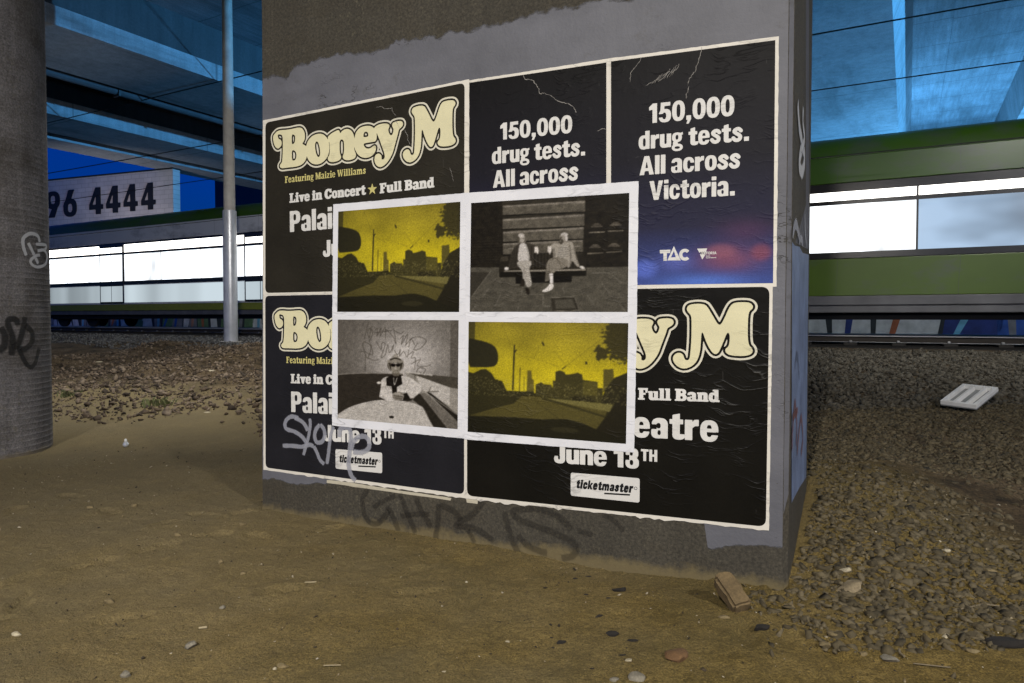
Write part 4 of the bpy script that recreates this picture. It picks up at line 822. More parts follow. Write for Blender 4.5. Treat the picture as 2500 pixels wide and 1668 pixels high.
r.line([(690,880),(745,960),(770,1070)], 9, (118,113,100), .8); r.line([(660,700),(640,930)], 10, (38,35,28), .8); r.line([(830,700),(835,900)], 10, (38,35,28), .8); r.poly([(590,770),(640,700),(640,930),(560,960)], (46,43,35), k=.7)
r.poly([(865,700),(905,695),(918,750),(905,795),(890,760),(870,770)], (172,167,152)); r.ell(530,960,26,20,(180,176,162))
r.poly([(1170,660),(1250,640),(1320,640),(1345,720),(1370,830),(1410,930),(1380,945),(1310,850),(1300,930),(1260,960),(1240,840),(1120,820),(1090,840),(1090,730),(1060,700),(1080,655)], (128,123,108), sm=1); r.poly([(1180,690),(1270,670),(1270,830),(1130,830),(1150,740)], (132,128,114), sm=1)
for k in range(5): r.line([(1160-k*5,715+k*26),(1272,705+k*26)], 7, (96,91,78), sm=False)
r.poly([(1040,840),(1130,825),(1250,840),(1280,900),(1240,950),(1130,970),(1100,1020),(1020,1015),(1005,920)], (108,103,89), sm=1); r.poly([(1000,980),(1060,990),(1040,1110),(992,1115)], (86,82,70)); r.poly([(1046,1020),(1090,1020),(1092,1130),(1050,1135)], (182,178,165)); r.line([(1046,1045),(1090,1045)], 6, (90,86,74))
r.poly([(1050,1135),(1098,1140),(1090,1200),(1040,1230),(970,1245),(955,1225),(1020,1185)], (172,168,154), sm=1); r.ell(1212,590,46,57,(108,103,90)); r.ell(1225,552,42,22,(150,146,133)); r.ell(1250,598,15,36,(156,152,139)); r.ell(1185,630,24,40,(62,58,48)); r.ell(1210,588,22,30,(122,117,103)); r.line([(1178,588),(1200,586)], 7, (50,46,38)); r.line([(1172,620),(1182,640)], 8, (116,111,98))
r.line([(1285,680),(1300,800),(1290,920)], 14, (92,88,76)); r.line([(1100,720),(1110,820)], 12, (92,88,76)); r.line([(1060,860),(1130,840),(1200,960)], 8, (72,68,57), .8); r.line([(1140,860),(1240,930)], 8, (78,73,62), .8); r.line([(1040,900),(1050,1000)], 8, (80,76,64), .8); r.line([(1330,720),(1370,850),(1400,920)], 9, (94,90,78), .8)
r.poly([(1030,690),(1070,690),(1068,750),(1050,795),(1040,770),(1022,745)], (170,165,150)); r.ell(1435,945,34,16,(168,164,150), rot=.3)
BENCH = r.done()
# 3: man in a hat at a round table
r = Raster([(128,100),(1572,108),(1560,1410),(125,1278)], NU, NV, (84,80,70))
w = np.exp(-(((r.X-930)/420)**2+((r.Y-560)/330)**2))[..., None]; r.c = r.c*(1-w)+np.array((166,162,149))*w
w = np.clip((r.X-150)/900, 0, 1)[..., None]*.25; r.c = r.c*(1-w)+np.array((130,126,114))*w; r.poly([(1475,95),(1580,95),(1580,800),(1465,790)], (82,78,68))
G = (60,56,47)
for P in ([(385,480),(440,490),(480,560),(520,420),(430,370),(440,470),(540,520),(520,400)],[(480,560),(560,590),(610,575)],[(455,520),(450,710)],[(440,330),(470,240),(500,320),(520,210),(540,270),(500,360)],[(490,130),(470,230),(540,180)],[(570,230),(600,200),(590,300),(640,200),(630,300),(690,190),(690,330)],[(560,260),(770,230)],[(700,220),(780,300),(820,390),(790,210)],[(800,230),(870,270),(910,240)],[(870,330),(910,290),(880,400),(960,270),(930,420)],[(940,400),(1010,320),(1120,310),(1180,360),(1100,450),(1030,460),(1080,380)],[(970,430),(1000,330),(1040,400)],[(590,370),(640,460),(650,380),(690,400),(640,550),(690,520),(720,400),(740,500),(790,400),(770,490)],[(800,470),(840,520),(870,460),(860,540),(910,480),(950,550),(970,460)],[(970,520),(1030,480),(1000,560),(1050,560),(1040,700)],[(1000,630),(1110,575),(1070,650),(1180,660),(1230,640)],[(1060,740),(1090,680),(1170,690),(1140,750),(1100,720)]): r.line(P, 6, G, .9)
r.poly([(120,765),(250,745),(500,738),(900,745),(900,760),(1060,1000),(1000,1070),(120,1260)], (50,46,38)); r.line([(120,760),(300,745),(560,742),(900,750)], 7, (128,124,110))
r.poly([(930,735),(1580,800),(1580,1420),(1440,1420),(1060,990),(945,770)], (120,116,103)); r.poly([(1060,760),(1465,900),(1465,1130),(1120,930)], (150,146,132)); r.poly([(930,728),(1580,795),(1580,930),(1460,910),(1120,790)], (66,62,52)); r.line([(930,728),(1250,765)], 14, (150,146,132)); r.line([(1045,770),(1045,840)], 14, (90,86,74))
r.poly([(1070,985),(1110,990),(1450,1420),(1280,1420),(1160,1170),(1020,1060)], (44,41,33)); r.poly([(1110,985),(1170,975),(1570,1330),(1570,1420),(1450,1420)], (92,88,77)); r.poly([(1180,960),(1240,980),(1570,1245),(1570,1330)], (40,37,30)); r.line([(1130,940),(1560,1240)], 6, (140,136,122)); r.line([(1215,960),(1330,960)], 7, G); r.line([(1235,910),(1200,985)], 7, G)
r.poly([(640,810),(730,775),(950,770),(1060,840),(1130,900),(1120,960),(1000,1060),(610,1065),(640,900)], (160,156,142), sm=1); r.poly([(700,800),(760,765),(880,765),(895,870),(830,905),(830,975),(775,985),(765,900),(705,890)], (32,29,23)); r.line([(690,840),(690,1020)], 6, (140,136,122)); r.line([(985,820),(930,930)], 6, (130,126,112)); r.poly([(900,985),(950,975),(1000,1060),(900,1070)], (36,33,26))
r.line([(790,800),(800,880),(830,800)], 8, (150,146,132)); r.ell(615,855,26,14,(170,166,150))
r.ell(812,655,62,82,(104,99,85)); r.ell(815,700,44,50,(128,123,108)); r.poly([(765,730),(865,730),(850,775),(790,775)], (88,83,70)); r.ell(812,640,98,88,(48,44,35), k=.95); r.ell(814,672,54,72,(116,111,96)); r.ell(812,600,98,26,(112,107,93)); r.poly([(745,590),(770,560),(800,512),(830,510),(860,560),(880,590)], (120,115,101), sm=1); r.line([(752,580),(812,562),(872,580)], 16, (52,48,39)); r.line([(720,610),(740,680),(775,720)], 9, (120,115,101)); r.line([(905,610),(890,680),(860,720)], 9, (120,115,101))
r.ell(785,642,27,24,(24,21,16)); r.ell(842,640,25,24,(26,23,18)); r.line([(758,626),(868,624)], 5, (150,146,132)); r.line([(790,716),(838,714)], 6, (70,66,55)); r.ell(815,684,12,18,(136,131,116))
r.ell(845,1015,70,52,(104,99,86)); r.ell(830,985,44,18,(132,127,112)); r.line([(800,1010),(890,1020)], 7, (60,56,46)); r.line([(810,1036),(890,1044)], 7, (60,56,46)); r.line([(850,990),(905,1010)], 10, (146,141,126))
r.poly([(110,1300),(120,1240),(250,1160),(420,1100),(620,1065),(850,1070),(1010,1100),(1140,1150),(1200,1270),(1290,1420),(1100,1420)], (150,146,132)); r.line([(130,1235),(260,1155),(430,1098),(620,1066),(850,1070),(1010,1098),(1138,1150)], 6, (176,172,158)); r.ell(765,1265,29,15,(30,27,21)); r.c *= (.93+.14*r.vnoise(50, 21)[..., None])
HAT = r.done()
PR = [('bench', [(1139,471.6),(1559.4,443),(1555.5,776),(1137.5,774)], [(1151.4,496.3),(1537,471.6),(1533.3,762),(1148,761.4)], BENCH, .0052, 'black and white photo print of two men on a bench'),
      ('street', [(814.7,499.5),(1142,471.3),(1140,772.5),(812.5,772)], [(827,517),(1125,493),(1122,762),(824.5,761.7)], YELLOW, .0046, 'yellow street photo print on the left of the top pair'),
      ('hat', [(812.5,771.5),(1140,771.5),(1138,1071.3),(812,1038.6)], [(826.1,780.4),(1120.8,782),(1118.4,1047.8),(825.5,1020.8)], HAT, .0050, 'black and white photo print of a man in a hat'),
      ('street', [(1137.5,773.5),(1555.5,775.5),(1549,1104.5),(1135,1072.3)], [(1145.2,785.7),(1534.8,789),(1529,1083.5),(1142.9,1054)], YELLOW, .0056, 'yellow street photo print on the right of the bottom pair')]
for kind, outer, inner, colr, d, lab in PR:
    o = sheet('photo_print', outer, d, M['paper_new'], lab, 'photo print', 'photo prints pasted over the posters')
    colour_panel('picture', inner, NU, NV, lambda s, t: colr, d+.0004, M['ink_photo'], o)

# ------------------------------------------------------------------ ground: one sheet, dirt in front, bank up to the track
def vn(x, y, seed=0):
    """value noise for arrays"""
    i, j = np.floor(x).astype(int), np.floor(y).astype(int); fx, fy = x-i, y-j; fx, fy = fx*fx*(3-2*fx), fy*fy*(3-2*fy)
    def h(a, b):
        k = (a*374761393+b*668265263+seed*1274126177) & 0x7fffffff; k = ((k ^ (k >> 13))*1103515245) & 0x7fffffff; return ((k ^ (k >> 16)) & 0xffff)/65535.0
    return (h(i, j)*(1-fx)+h(i+1, j)*fx)*(1-fy)+(h(i, j+1)*(1-fx)+h(i+1, j+1)*fx)*fy
def sstep(a, b, x): t = np.clip((x-a)/(b-a), 0, 1); return t*t*(3-2*t)
_fg = np.random.default_rng(77); FEET = []
for _ in range(13):
    fx, fy, fa = _fg.uniform(-2.8, 2.2), _fg.uniform(2.2, 4.6), _fg.uniform(0, 6.28)
    for q in range(4): FEET.append((fx+math.cos(fa)*.62*q-math.sin(fa)*.09*(-1)**q, fy+math.sin(fa)*.62*q+math.cos(fa)*.09*(-1)**q, fa+_fg.uniform(-.2, .2)))
def gz(x, y, fine=True):
    x = np.asarray(x, float); y = np.asarray(y, float); s = TS[0]*x+TS[1]*y; w = TW[0]*x+TW[1]*y
    s0 = np.interp(w, [-12, -6, -2, 0, 3, 8], [5.2, 5.4, 4.9, 3.6, 4.0, 4.6])
    t = np.clip((s-s0)/(14.3-s0), 0, 1); z = .64*(t**.85*.75+.25*sstep(0, 1, t)); z += .06*sstep(14.3, 15.0, s)
    lu, lv = (x-PX0)*CT-(y-PY0)*ST, (x-PX0)*ST+(y-PY0)*CT      # pier frame
    z += .16*np.exp(-((lu-3.75)/.55)**2-((lv-1.5)/1.1)**2)      # stones heaped against the right side of the pier
    z += -.05*np.exp(-((lu-2.3)/.7)**2-(lv/.35)**2)*(lv < .3)-.03*np.exp(-((lu-.8)/1.0)**2-((lv+.1)/.5)**2)
    z += np.clip((s-s0-.3)/2, 0, 1)*np.clip((13.6-s)/2, 0, 1)*(w < -1)*(.42*(vn(x*.45+7, y*.45, 31)-.5)+.16*(vn(x*1.3, y*1.3, 32)-.5))
    z += .20*np.exp(-((w+13.2)/2.2)**2-((s-12.8)/2.4)**2)       # soil mound round the pole
    far = np.clip(1-s/40, 0, 1)
    z += far*(.05*(vn(x*.7, y*.7, 1)-.5)+.025*(vn(x*2.3, y*2.3, 2)-.5))*np.clip(1.2-t, .3, 1)
    if fine and x.ndim > 1:
        for fx, fy, fa in FEET:
            c_, s_ = math.cos(fa), math.sin(fa); dx, dy = (x-fx)*c_+(y-fy)*s_, -(x-fx)*s_+(y-fy)*c_; rr = np.hypot(dx/.135, dy/(.046+.012*np.sign(dx)))
            z += np.where(rr < 1.6, -.013*(1-sstep(.75, 1.0, rr))+.005*sstep(.85, 1.1, rr)*(1-sstep(1.15, 1.6, rr)), 0)
    if fine: z += far*(.009*(vn(x*6, y*6, 3)-.5)+.010*(vn(x*17, y*17, 4)-.5)+.010*(vn(x*36, y*36, 5)-.5)**2*2)
    return z
def axis(lo, hi, dlo, dhi, fine, grow):
    a = list(np.arange(dlo, dhi+1e-6, fine)); st = fine
    while a[-1] < hi: st *= grow; a.append(a[-1]+st)
    st = fine
    while a[0] > lo: st *= grow; a.insert(0, a[0]-st)
    return np.array(a)
ax, ay = axis(-400, 400, -3.2, 3.6, .021, 1.045), axis(-120, 500, 1.9, 5.2, .018, 1.035)
X, Y = np.meshgrid(ax, ay); Z = gz(X, Y); k = np.arange(X.size).reshape(X.shape)
G = NT('dirt'); m = G
geo = m.n('ShaderNodeNewGeometry'); P = geo.outputs['Position']
sep = m.n('ShaderNodeSeparateXYZ'); m.l(P, sep.inputs[0])
s_ = m.math('ADD', m.math('MULTIPLY', sep.outputs[0], TS[0]), m.math('MULTIPLY', sep.outputs[1], TS[1]))
w_ = m.math('ADD', m.math('MULTIPLY', sep.outputs[0], TW[0]), m.math('MULTIPLY', sep.outputs[1], TW[1]))
big = m.noise(.55, 5, .6, P); mid = m.noise(5, 5, .65, P); grit = m.noise(130, 3, .75, P); speck = m.voro(95, 'F1', P)
dirt = m.ramp(big, [(.3, (.108, .074, .015, 1)), (.5, (.155, .112, .030, 1)), (.72, (.200, .155, .064, 1))])
dirt = m.mix(.5, dirt, m.ramp(mid, [(.3, (.085, .058, .014, 1)), (.7, (.25, .18, .065, 1))]))
dirt = m.mix(.8, dirt, m.ramp(grit, [(.3, .12), (.5, .48), (.72, .95)]), 'OVERLAY'); dirt = m.mix(.6, dirt, m.ramp(m.noise(38, 4, .75, P), [(.3, .2), (.5, .5), (.7, .8)]), 'OVERLAY')
damp = m.ramp(m.noise(.9, 4, .6, P), [(.36, 1.0), (.56, 0.0)]); dirt = m.mix(m.math('MULTIPLY', damp, .55), dirt, (.085, .070, .030, 1))
pale = m.math('MULTIPLY', m.ramp(speck, [(.10, 1.0), (.2, 0.0)]), m.ramp(m.noise(40, 2, .5, P), [(.58, 0.0), (.66, 1.0)]))
dirt = m.mix(m.math('MULTIPLY', pale, .55), dirt, (.42, .36, .22, 1))
dusty = m.math('MULTIPLY', m.ramp(m.math('ADD', m.math('MULTIPLY', w_, -.12), m.math('MULTIPLY', m.noise(.8, 5, .65, P), .9)), [(.45, 0.0), (1.0, .85)]), .75); dirt = m.mix(dusty, dirt, m.mix(.5, (.20, .165, .095, 1), m.ramp(grit, [(.3, (.09, .072, .04, 1)), (.7, (.30, .25, .16, 1))])))
bank = m.ramp(m.noise(2.0, 6, .7, P), [(.36, (.022, .017, .010, 1)), (.52, (.085, .060, .032, 1)), (.70, (.16, .12, .072, 1))])
bank = m.mix(.7, bank, m.ramp(m.noise(38, 4, .8, P), [(.32, .05), (.5, .5), (.7, .95)]), 'OVERLAY')
jag = m.math('MULTIPLY', m.math('SUBTRACT', m.noise(1.1, 5, .65, P), .5), 2.4)
f = m.math('ADD', s_, jag); f = m.math('ADD', f, m.math('MULTIPLY', m.math('MINIMUM', m.math('MAXIMUM', w_, -1.0), 2.0), 1.5))
fac = m.ramp(m.math('DIVIDE', f, 20), [(.24, 0.0), (.31, 1.0)])
col = m.mix(fac, dirt, bank)
oil = m.ramp(m.math('DIVIDE', m.math('ADD', s_, m.math('MULTIPLY', jag, .25)), 20), [(.735, 0.0), (.76, 1.0)]); col = m.mix(oil, col, (.018, .016, .014, 1))
m.base(col); m.rough(.93); m.b.inputs['Specular IOR Level'].default_value = .2
m.bump(m.math('ADD', grit, m.math('MULTIPLY', m.noise(30, 4, .7, P), 1.6)), .8, .016)
gr = np_mesh('ground', np.stack([X, Y, Z], -1).reshape(-1, 3), np.stack([k[:-1, :-1], k[:-1, 1:], k[1:, 1:], k[1:, :-1]], -1).reshape(-1, 4), G.m, smooth=True); tag(gr, kind='structure')

# crushed rock and grit, scattered as joined meshes
ROCKS = []
for q in range(20):
    g = np.random.default_rng(100+q); bm = bmesh.new(); e = np.array([1, g.uniform(.55, .9), g.uniform(.32, .62)])
    for _ in range(10): p_ = g.normal(size=3); p_ /= np.linalg.norm(p_); bm.verts.new(p_*e*g.uniform(.75, 1.15))
    bmesh.ops.convex_hull(bm, input=bm.verts[:]); bmesh.ops.delete(bm, geom=[v for v in bm.verts if not v.link_faces], context='VERTS'); bmesh.ops.triangulate(bm, faces=bm.faces[:]); bm.verts.index_update()
    ROCKS.append((np.array([v.co[:] for v in bm.verts]), np.array([[v.index for v in f.verts] for f in bm.faces]))); bm.free()
def scatter(name, x, y, size, mat, sink=.3, flat=.6, label=None, cat=None, kind='stuff'):
    n = len(x); z = gz(x, y); Vs, Fs = [], []
    q = RNG.integers(0, len(ROCKS), n); a = RNG.uniform(0, 2*np.pi, n); tx, ty = RNG.normal(0, flat, n), RNG.normal(0, flat, n)
    for kq in range(len(ROCKS)):
        idx = np.nonzero(q == kq)[0]
        if not len(idx): continue
        V = ROCKS[kq][0][None]*size[idx, None, None]; ca, sa = np.cos(a[idx])[:, None], np.sin(a[idx])[:, None]
        x0, y0, z0 = V[..., 0], V[..., 1], V[..., 2]; cx_, sx = np.cos(tx[idx])[:, None], np.sin(tx[idx])[:, None]; y1, z1_ = y0*cx_-z0*sx, y0*sx+z0*cx_
        cy_, sy = np.cos(ty[idx])[:, None], np.sin(ty[idx])[:, None]; x1, z2 = x0*cy_+z1_*sy, -x0*sy+z1_*cy_; x2, y2 = x1*ca-y1*sa, x1*sa+y1*ca
        W = np.stack([x2+x[idx, None], y2+y[idx, None], z2+(z[idx]+size[idx]*(.55-sink))[:, None]], -1)
        base = sum(len(v) for v in Vs); Vs.append(W.reshape(-1, 3)); RV, RF = ROCKS[kq]; Fs.append((RF[None]+(np.arange(len(idx))*len(RV))[:, None, None]+base).reshape(-1, 3))
    o = np_mesh(name, np.concatenate(Vs), np.concatenate(Fs), mat); return tag(o, label, cat, None, kind)
def rockmat(name, lo, mid_, hi, isl=True):
    m = NT(name); geo = m.n('ShaderNodeNewGeometry'); col = m.ramp(geo.outputs['Random Per Island'], [(0, lo), (.5, mid_), (1, hi)])
    col = m.mix(.5, col, m.ramp(m.noise(55, 4, .7), [(.3, .25), (.7, .75)]), 'OVERLAY'); m.base(col); m.rough(.9); m.bump(m.noise(140, 3, .7), .3, .004); return m.m
M['rock_dusty'] = rockmat('dusty_rock', (.040, .031, .014, 1), (.070, .055, .027, 1), (.112, .090, .050, 1))
M['rock_grey'] = rockmat('grey_ballast', (.045, .045, .045, 1), (.085, .083, .078, 1), (.15, .15, .145, 1))
M['rock_brown'] = rockmat('brown_ballast', (.028, .019, .011, 1), (.080, .055, .032, 1), (.17, .13, .09, 1))
M['rock_pale'] = rockmat('pale_grit', (.13, .10, .05, 1), (.22, .17, .09, 1), (.42, .38, .29, 1))
def field(n, f, x0, x1, y0, y1):
    """random points in a box kept with probability f(x, y)"""
    x, y = RNG.uniform(x0, x1, n), RNG.uniform(y0, y1, n); kq = RNG.random(n) < f(x, y); return x[kq], y[kq]
def fr(x, y):
    s = TS[0]*x+TS[1]*y; w = TW[0]*x+TW[1]*y; return s, w
def clear(x, y):                          # not inside the pier or the round column, and in the camera's half
    lu, lv = (x-PX0)*CT-(y-PY0)*ST, (x-PX0)*ST+(y-PY0)*CT
    return ~((lu > -.05) & (lu < 3.30+.07*np.clip(lv, 0, 2)) & (lv > -.03) & (lv < 1.6)) & (np.hypot(x+5.2, y-6.62) > .7) & (np.abs(x) < y*.82+.8)
def d1(x, y):                             # right-hand slope: dense crushed rock with bare dirt lobes near the camera
    s, w = fr(x, y); lobe = vn(x*.9+3, y*.9, 8)*.6+vn(x*2.6, y*2.6, 9)*.4; lu = (x-PX0)*CT-(y-PY0)*ST; lv = (x-PX0)*ST+(y-PY0)*CT
    near = np.clip(1.15-np.hypot((lu-3.75)/.75, (lv-.55)/1.3), 0, 1)*1.6
    return np.clip(sstep(4.7, 7.8, s+(lobe-.5)*4.2)*.98+near*.9, 0, 1)*clear(x, y)*(w > -1.2)*(s < 14.7)
x, y = field(62000, d1, .6, 6.5, 2.6, 7.5); scatter('gravel', x, y, RNG.gamma(3, .0068, len(x)).clip(.006, .042), M['rock_dusty'], sink=.58, flat=.35, label='crushed rock spread from the pier up the right slope', cat='gravel')
M['rock_mid'] = rockmat('dull_ballast', (.036, .031, .020, 1), (.062, .054, .037, 1), (.105, .094, .070, 1))
x, y = field(60000, lambda x, y: d1(x, y)*(y > 7.3), 1.5, 17, 7.3, 17); scatter('ballast', x, y, RNG.gamma(8, .0046, len(x)).clip(.02, .07), M['rock_mid'], label='grey ballast along the right of the track', cat='gravel')
def d2(x, y):
    s, w = fr(x, y); b = vn(x*.8, y*.8, 12); return np.clip(sstep(5.0, 6.5, s+(b-.5)*2)*.55+sstep(11.2, 13.2, s+(b-.5)*2)*.65, 0, 1)*clear(x, y)*(w < -1.2)*(s < 14.75)
x, y = field(52000, lambda x, y: d2(x, y)*(fr(x, y)[0] > 11.6), -24, 1, 10, 27); scatter('ballast', x, y, RNG.gamma(8, .0062, len(x)).clip(.02, .09), M['rock_grey'], label='grey ballast shoulder left of the pier', cat='gravel')
x, y = field(60000, lambda x, y: d2(x, y)*(fr(x, y)[0] < 12.2), -14, 1, 6, 18); scatter('rubble', x, y, RNG.gamma(3, .010, len(x)).clip(.008, .08), M['rock_brown'], label='brown stony soil on the bank left of the pier', cat='gravel')
x, y = field(9000, lambda x, y: clear(x, y)*(fr(x, y)[0] < 5.2)*np.clip(.25+.9*vn(x*1.3, y*1.3, 15)*vn(x*.4+5, y*.4, 16)*2, 0, 1)*np.where(x > .8, 1, .55), -4.5, 4.5, 1.9, 7); scatter('grit', x, y, RNG.gamma(1.6, .0021, len(x)).clip(.0015, .016), M['rock_pale'], label='pale grit and pebbles trodden into the dirt', cat='grit')
x, y = field(900, lambda x, y: clear(x, y)*np.clip(sstep(.2, 1.6, x+.3*(y-2.5))*sstep(.35, .75, vn(x*1.6, y*1.6, 18)), 0, 1), -.2, 3.6, 2.0, 3.9); scatter('stones', x, y, RNG.gamma(2.4, .0060, len(x)).clip(.006, .034), M['rock_dusty'], sink=.45, label='half-buried dusty stones in the dirt right of the brick', cat='stones')

M['crumb'] = rockmat('dark_crumbs', (.012, .010, .006, 1), (.03, .022, .012, 1), (.07, .05, .025, 1))
x, y = field(5200, lambda x, y: clear(x, y)*(fr(x, y)[0] < 5.4)*np.clip(1.4*vn(x*1.1, y*1.1, 25)*vn(x*3.3, y*3.3, 26)*2, 0, 1), -4.5, 4.5, 1.9, 7); scatter('crumbs', x, y, RNG.gamma(1.8, .0022, len(x)).clip(.0015, .014), M['crumb'], label='dark crumbs of bark and soil strewn over the dirt', cat='grit')

# ------------------------------------------------------------------ round column, pole
RC, CXY = .62, (-5.22, 6.62)
prof = [(RC, -.5)]; z = -.3
while z < 9.9: prof += [(RC, z), (RC, z+.044), (RC+.0022, z+.049), (RC+.0022, z+.0515)]; z += .0535
prof += [(RC, 9.98), (0, 9.98)]
col_ = empty('round_column', Matrix.Translation((CXY[0], CXY[1], 0)), 'round ribbed concrete column at the left edge with two sprayed tags', 'column')
MB().lathe(prof, 72).build('shaft', M['conc_col'], col_, smooth=True)
def on_col(x, y, lift):
    r = ray(x, y); a = r[0]**2+r[1]**2; b = -2*(r[0]*CXY[0]+r[1]*CXY[1]); c = CXY[0]**2+CXY[1]**2-(RC+.012+lift)**2; dsc = b*b-4*a*c
    t = (-b-math.sqrt(dsc))/(2*a) if dsc > 0 else -b/(2*a); p = (r[0]*t-CXY[0], r[1]*t-CXY[1], r[2]*t+CAMZ); h = math.hypot(p[0], p[1]); return p, (p[0]/h, p[1]/h, 0)
zc = lambda P: [(x/2.45, 480+y/2.45) for x, y in P]
graffiti('graffiti_tag', [(.034, zc([(158,355),(140,300),(140,250),(180,222),(225,235),(238,275)])), (.034, zc([(168,275),(195,330),(230,405)])), (.03, zc([(210,285),(272,290),(270,315),(225,325),(262,320),(282,355),(270,405),(225,422),(190,405),(185,380),(215,355),(240,350)]))], on_col, M['spray_white'], col_, 'white sprayed monogram at head height')
graffiti('graffiti_tag', [(.05, zc([(0,780),(28,830),(22,890),(-10,930)])), (.05, zc([(105,770),(95,735),(55,735),(48,765),(75,840),(70,900),(68,950)])), (.05, zc([(148,718),(140,780),(110,880),(70,905)])), (.05, zc([(150,770),(190,810),(190,870),(150,910),(100,912)])), (.04, zc([(115,915),(150,990),(185,1020),(215,985),(235,900)]))], on_col, M['spray_column'], col_, 'black sprayed tag below waist height')
M['steel'] = plain('galvanised_steel', (.46, .47, .49), .38, .35, var=.18, scale=3, bump=.05); M['steel_dull'] = plain('weathered_steel', (.34, .32, .29), .6, .0, var=.2, scale=4)
px_, py_ = -7.66, 18.6; pz = float(gz(px_, py_, False))
pole = empty('steel_pole', Matrix.Translation((px_, py_, pz)), 'tall galvanised steel pole with a brighter lower sleeve on the bank', 'pole')
MB().lathe([(.182,-.3),(.182,.0),(.178,3.55),(.172,3.57),(.150,3.58)], 32).build('sleeve', M['steel'], pole, smooth=True)
MB().lathe([(.150,3.5),(.128,9.6),(0,9.6)], 32).build('upper_pole', M['steel_dull'], pole, smooth=True)
MB().lathe([(.20,.0),(.30,.0),(.30,.03),(.19,.03)], 24).build('base_flange', M['steel_dull'], pole, smooth=True)

# ------------------------------------------------------------------ overpass
K = 1.7
M['steel_bracket'] = plain('dark_bracket', (.03, .03, .033), .6)
ov = empty('overpass', BRIDGE, 'concrete overpass on deep girders spanning the railway overhead', 'overpass')
def girder(q0, q1, zb, zf, zt, t0=-14, t1=95, haunch=0, mat='conc_girder', web=.10):
    """bottom flange zb..zf, web up to zt; q measured across the bridge (relative heights times K)"""
    a, b = q0*K, q1*K; zb, zf, zt = zb*K+CAMZ, zf*K+CAMZ, zt*K+CAMZ
    m_ = MB(); m_.prism([(a, zb), (b, zb), (b, zf), (a, zf)] if not haunch else [(a, zb), (b, zb), (b+haunch, zt), (a-haunch, zt)], t0, t1, 'y'); o = m_.build('girder', M[mat], ov)
    if not haunch: m_ = MB(); m_.prism([(a+web, zf+.002), (b-web, zf+.002), (b-web, zt), (a+web, zt)], t0, t1, 'y'); m_.build('web', M['conc_dark'], o)  # web shade is painted: darker concrete than the flange
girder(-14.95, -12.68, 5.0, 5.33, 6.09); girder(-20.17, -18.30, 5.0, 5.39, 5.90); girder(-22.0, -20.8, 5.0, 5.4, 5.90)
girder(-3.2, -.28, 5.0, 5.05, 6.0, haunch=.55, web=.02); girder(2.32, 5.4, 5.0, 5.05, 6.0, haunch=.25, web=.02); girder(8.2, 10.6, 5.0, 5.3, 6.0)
def deck(q0, q1, z, mat='conc_deck'):
    MB().box(q0*K, q1*K, -14, 95, z*K+CAMZ, z*K+CAMZ+.45).build('deck_slab', M[mat], ov)
deck(-12.75, -3.2, 6.085); deck(-3.2, 5.3, 5.905); deck(5.3, 18, 5.95); deck(-22.0, -12.80, 5.86, 'conc_dark')  # last bay coloured near black in place of its shade
MB().box(.70*K, 1.17*K, -14, 95, 5.885*K+CAMZ, 5.895*K+CAMZ).build('soffit_strip', M['conc_deck'], ov)

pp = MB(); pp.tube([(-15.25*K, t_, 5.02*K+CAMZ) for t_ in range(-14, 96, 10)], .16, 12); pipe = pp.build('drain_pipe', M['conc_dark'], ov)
for t_ in range(-10, 60, 5): MB().box(-15.25*K-.2, -15.25*K+.2, t_, t_+.08, 4.93*K+CAMZ-.06, 5.2*K+CAMZ).build('pipe_bracket', M['steel_bracket'], pipe)
# ------------------------------------------------------------------ track
M['rail_side'] = plain('rusty_rail', (.022, .017, .012), .8); M['rail_top'] = plain('polished_rail', (.62, .60, .57), .45, .35, var=.05)
M['sleeper'] = plain('dark_sleeper', (.020, .018, .015), .9, var=.4, bump=.4); M['clip'] = plain('clip_steel', (.30, .30, .30), .4, .6)
RT = .905
for s, lab in ((16.95, 'near running rail with a bright worn top'), (18.55, 'far running rail under the carriages')):
    o = empty('rail', TRACK @ Matrix.Translation((0, s, RT-.155)), lab, 'rail', 'rails of the track')
    MB().prism([(-.075,0),(.075,0),(.075,.012),(.012,.03),(.010,.11),(.034,.122),(.034,.150),(-.034,.150),(-.034,.122),(-.010,.11),(-.012,.03),(-.075,.012)], -75, 60).build('web_and_foot', M['rail_side'], o)
    MB().bbox(-75, 60, -.038, .038, .128, .156, .004).build('running_face', M['rail_top'], o)
    MB().bbox(-75, 60, -.079, -.070, .002, .013, .001).build('foot_edge', M['clip'], o)
sl = None
for i in range(54):
    w = -40+.92*i
    if sl is None:
        sl = empty('sleeper', TRACK, 'dark timber sleeper under the rails, one of an even row', 'sleeper', 'sleepers under the track'); MB().bbox(-.125, .125, -1.32, 1.32, -.14, 0, .012).build('timber', M['sleeper'], sl)
        for y_ in (-.92, -.69): MB().bbox(-.03, .03, y_-.035, y_+.035, .003, .05, .012).build('rail_clip', M['clip'], sl)
        s_ob, kids = sl, list(sl.children)
    else:
        s_ob = sl.copy(); COL.objects.link(s_ob)
        for c in kids: d = c.copy(); COL.objects.link(d); d.parent = s_ob
    s_ob.matrix_world = TRACK @ Matrix.Translation((w, 17.75, RT-.160))

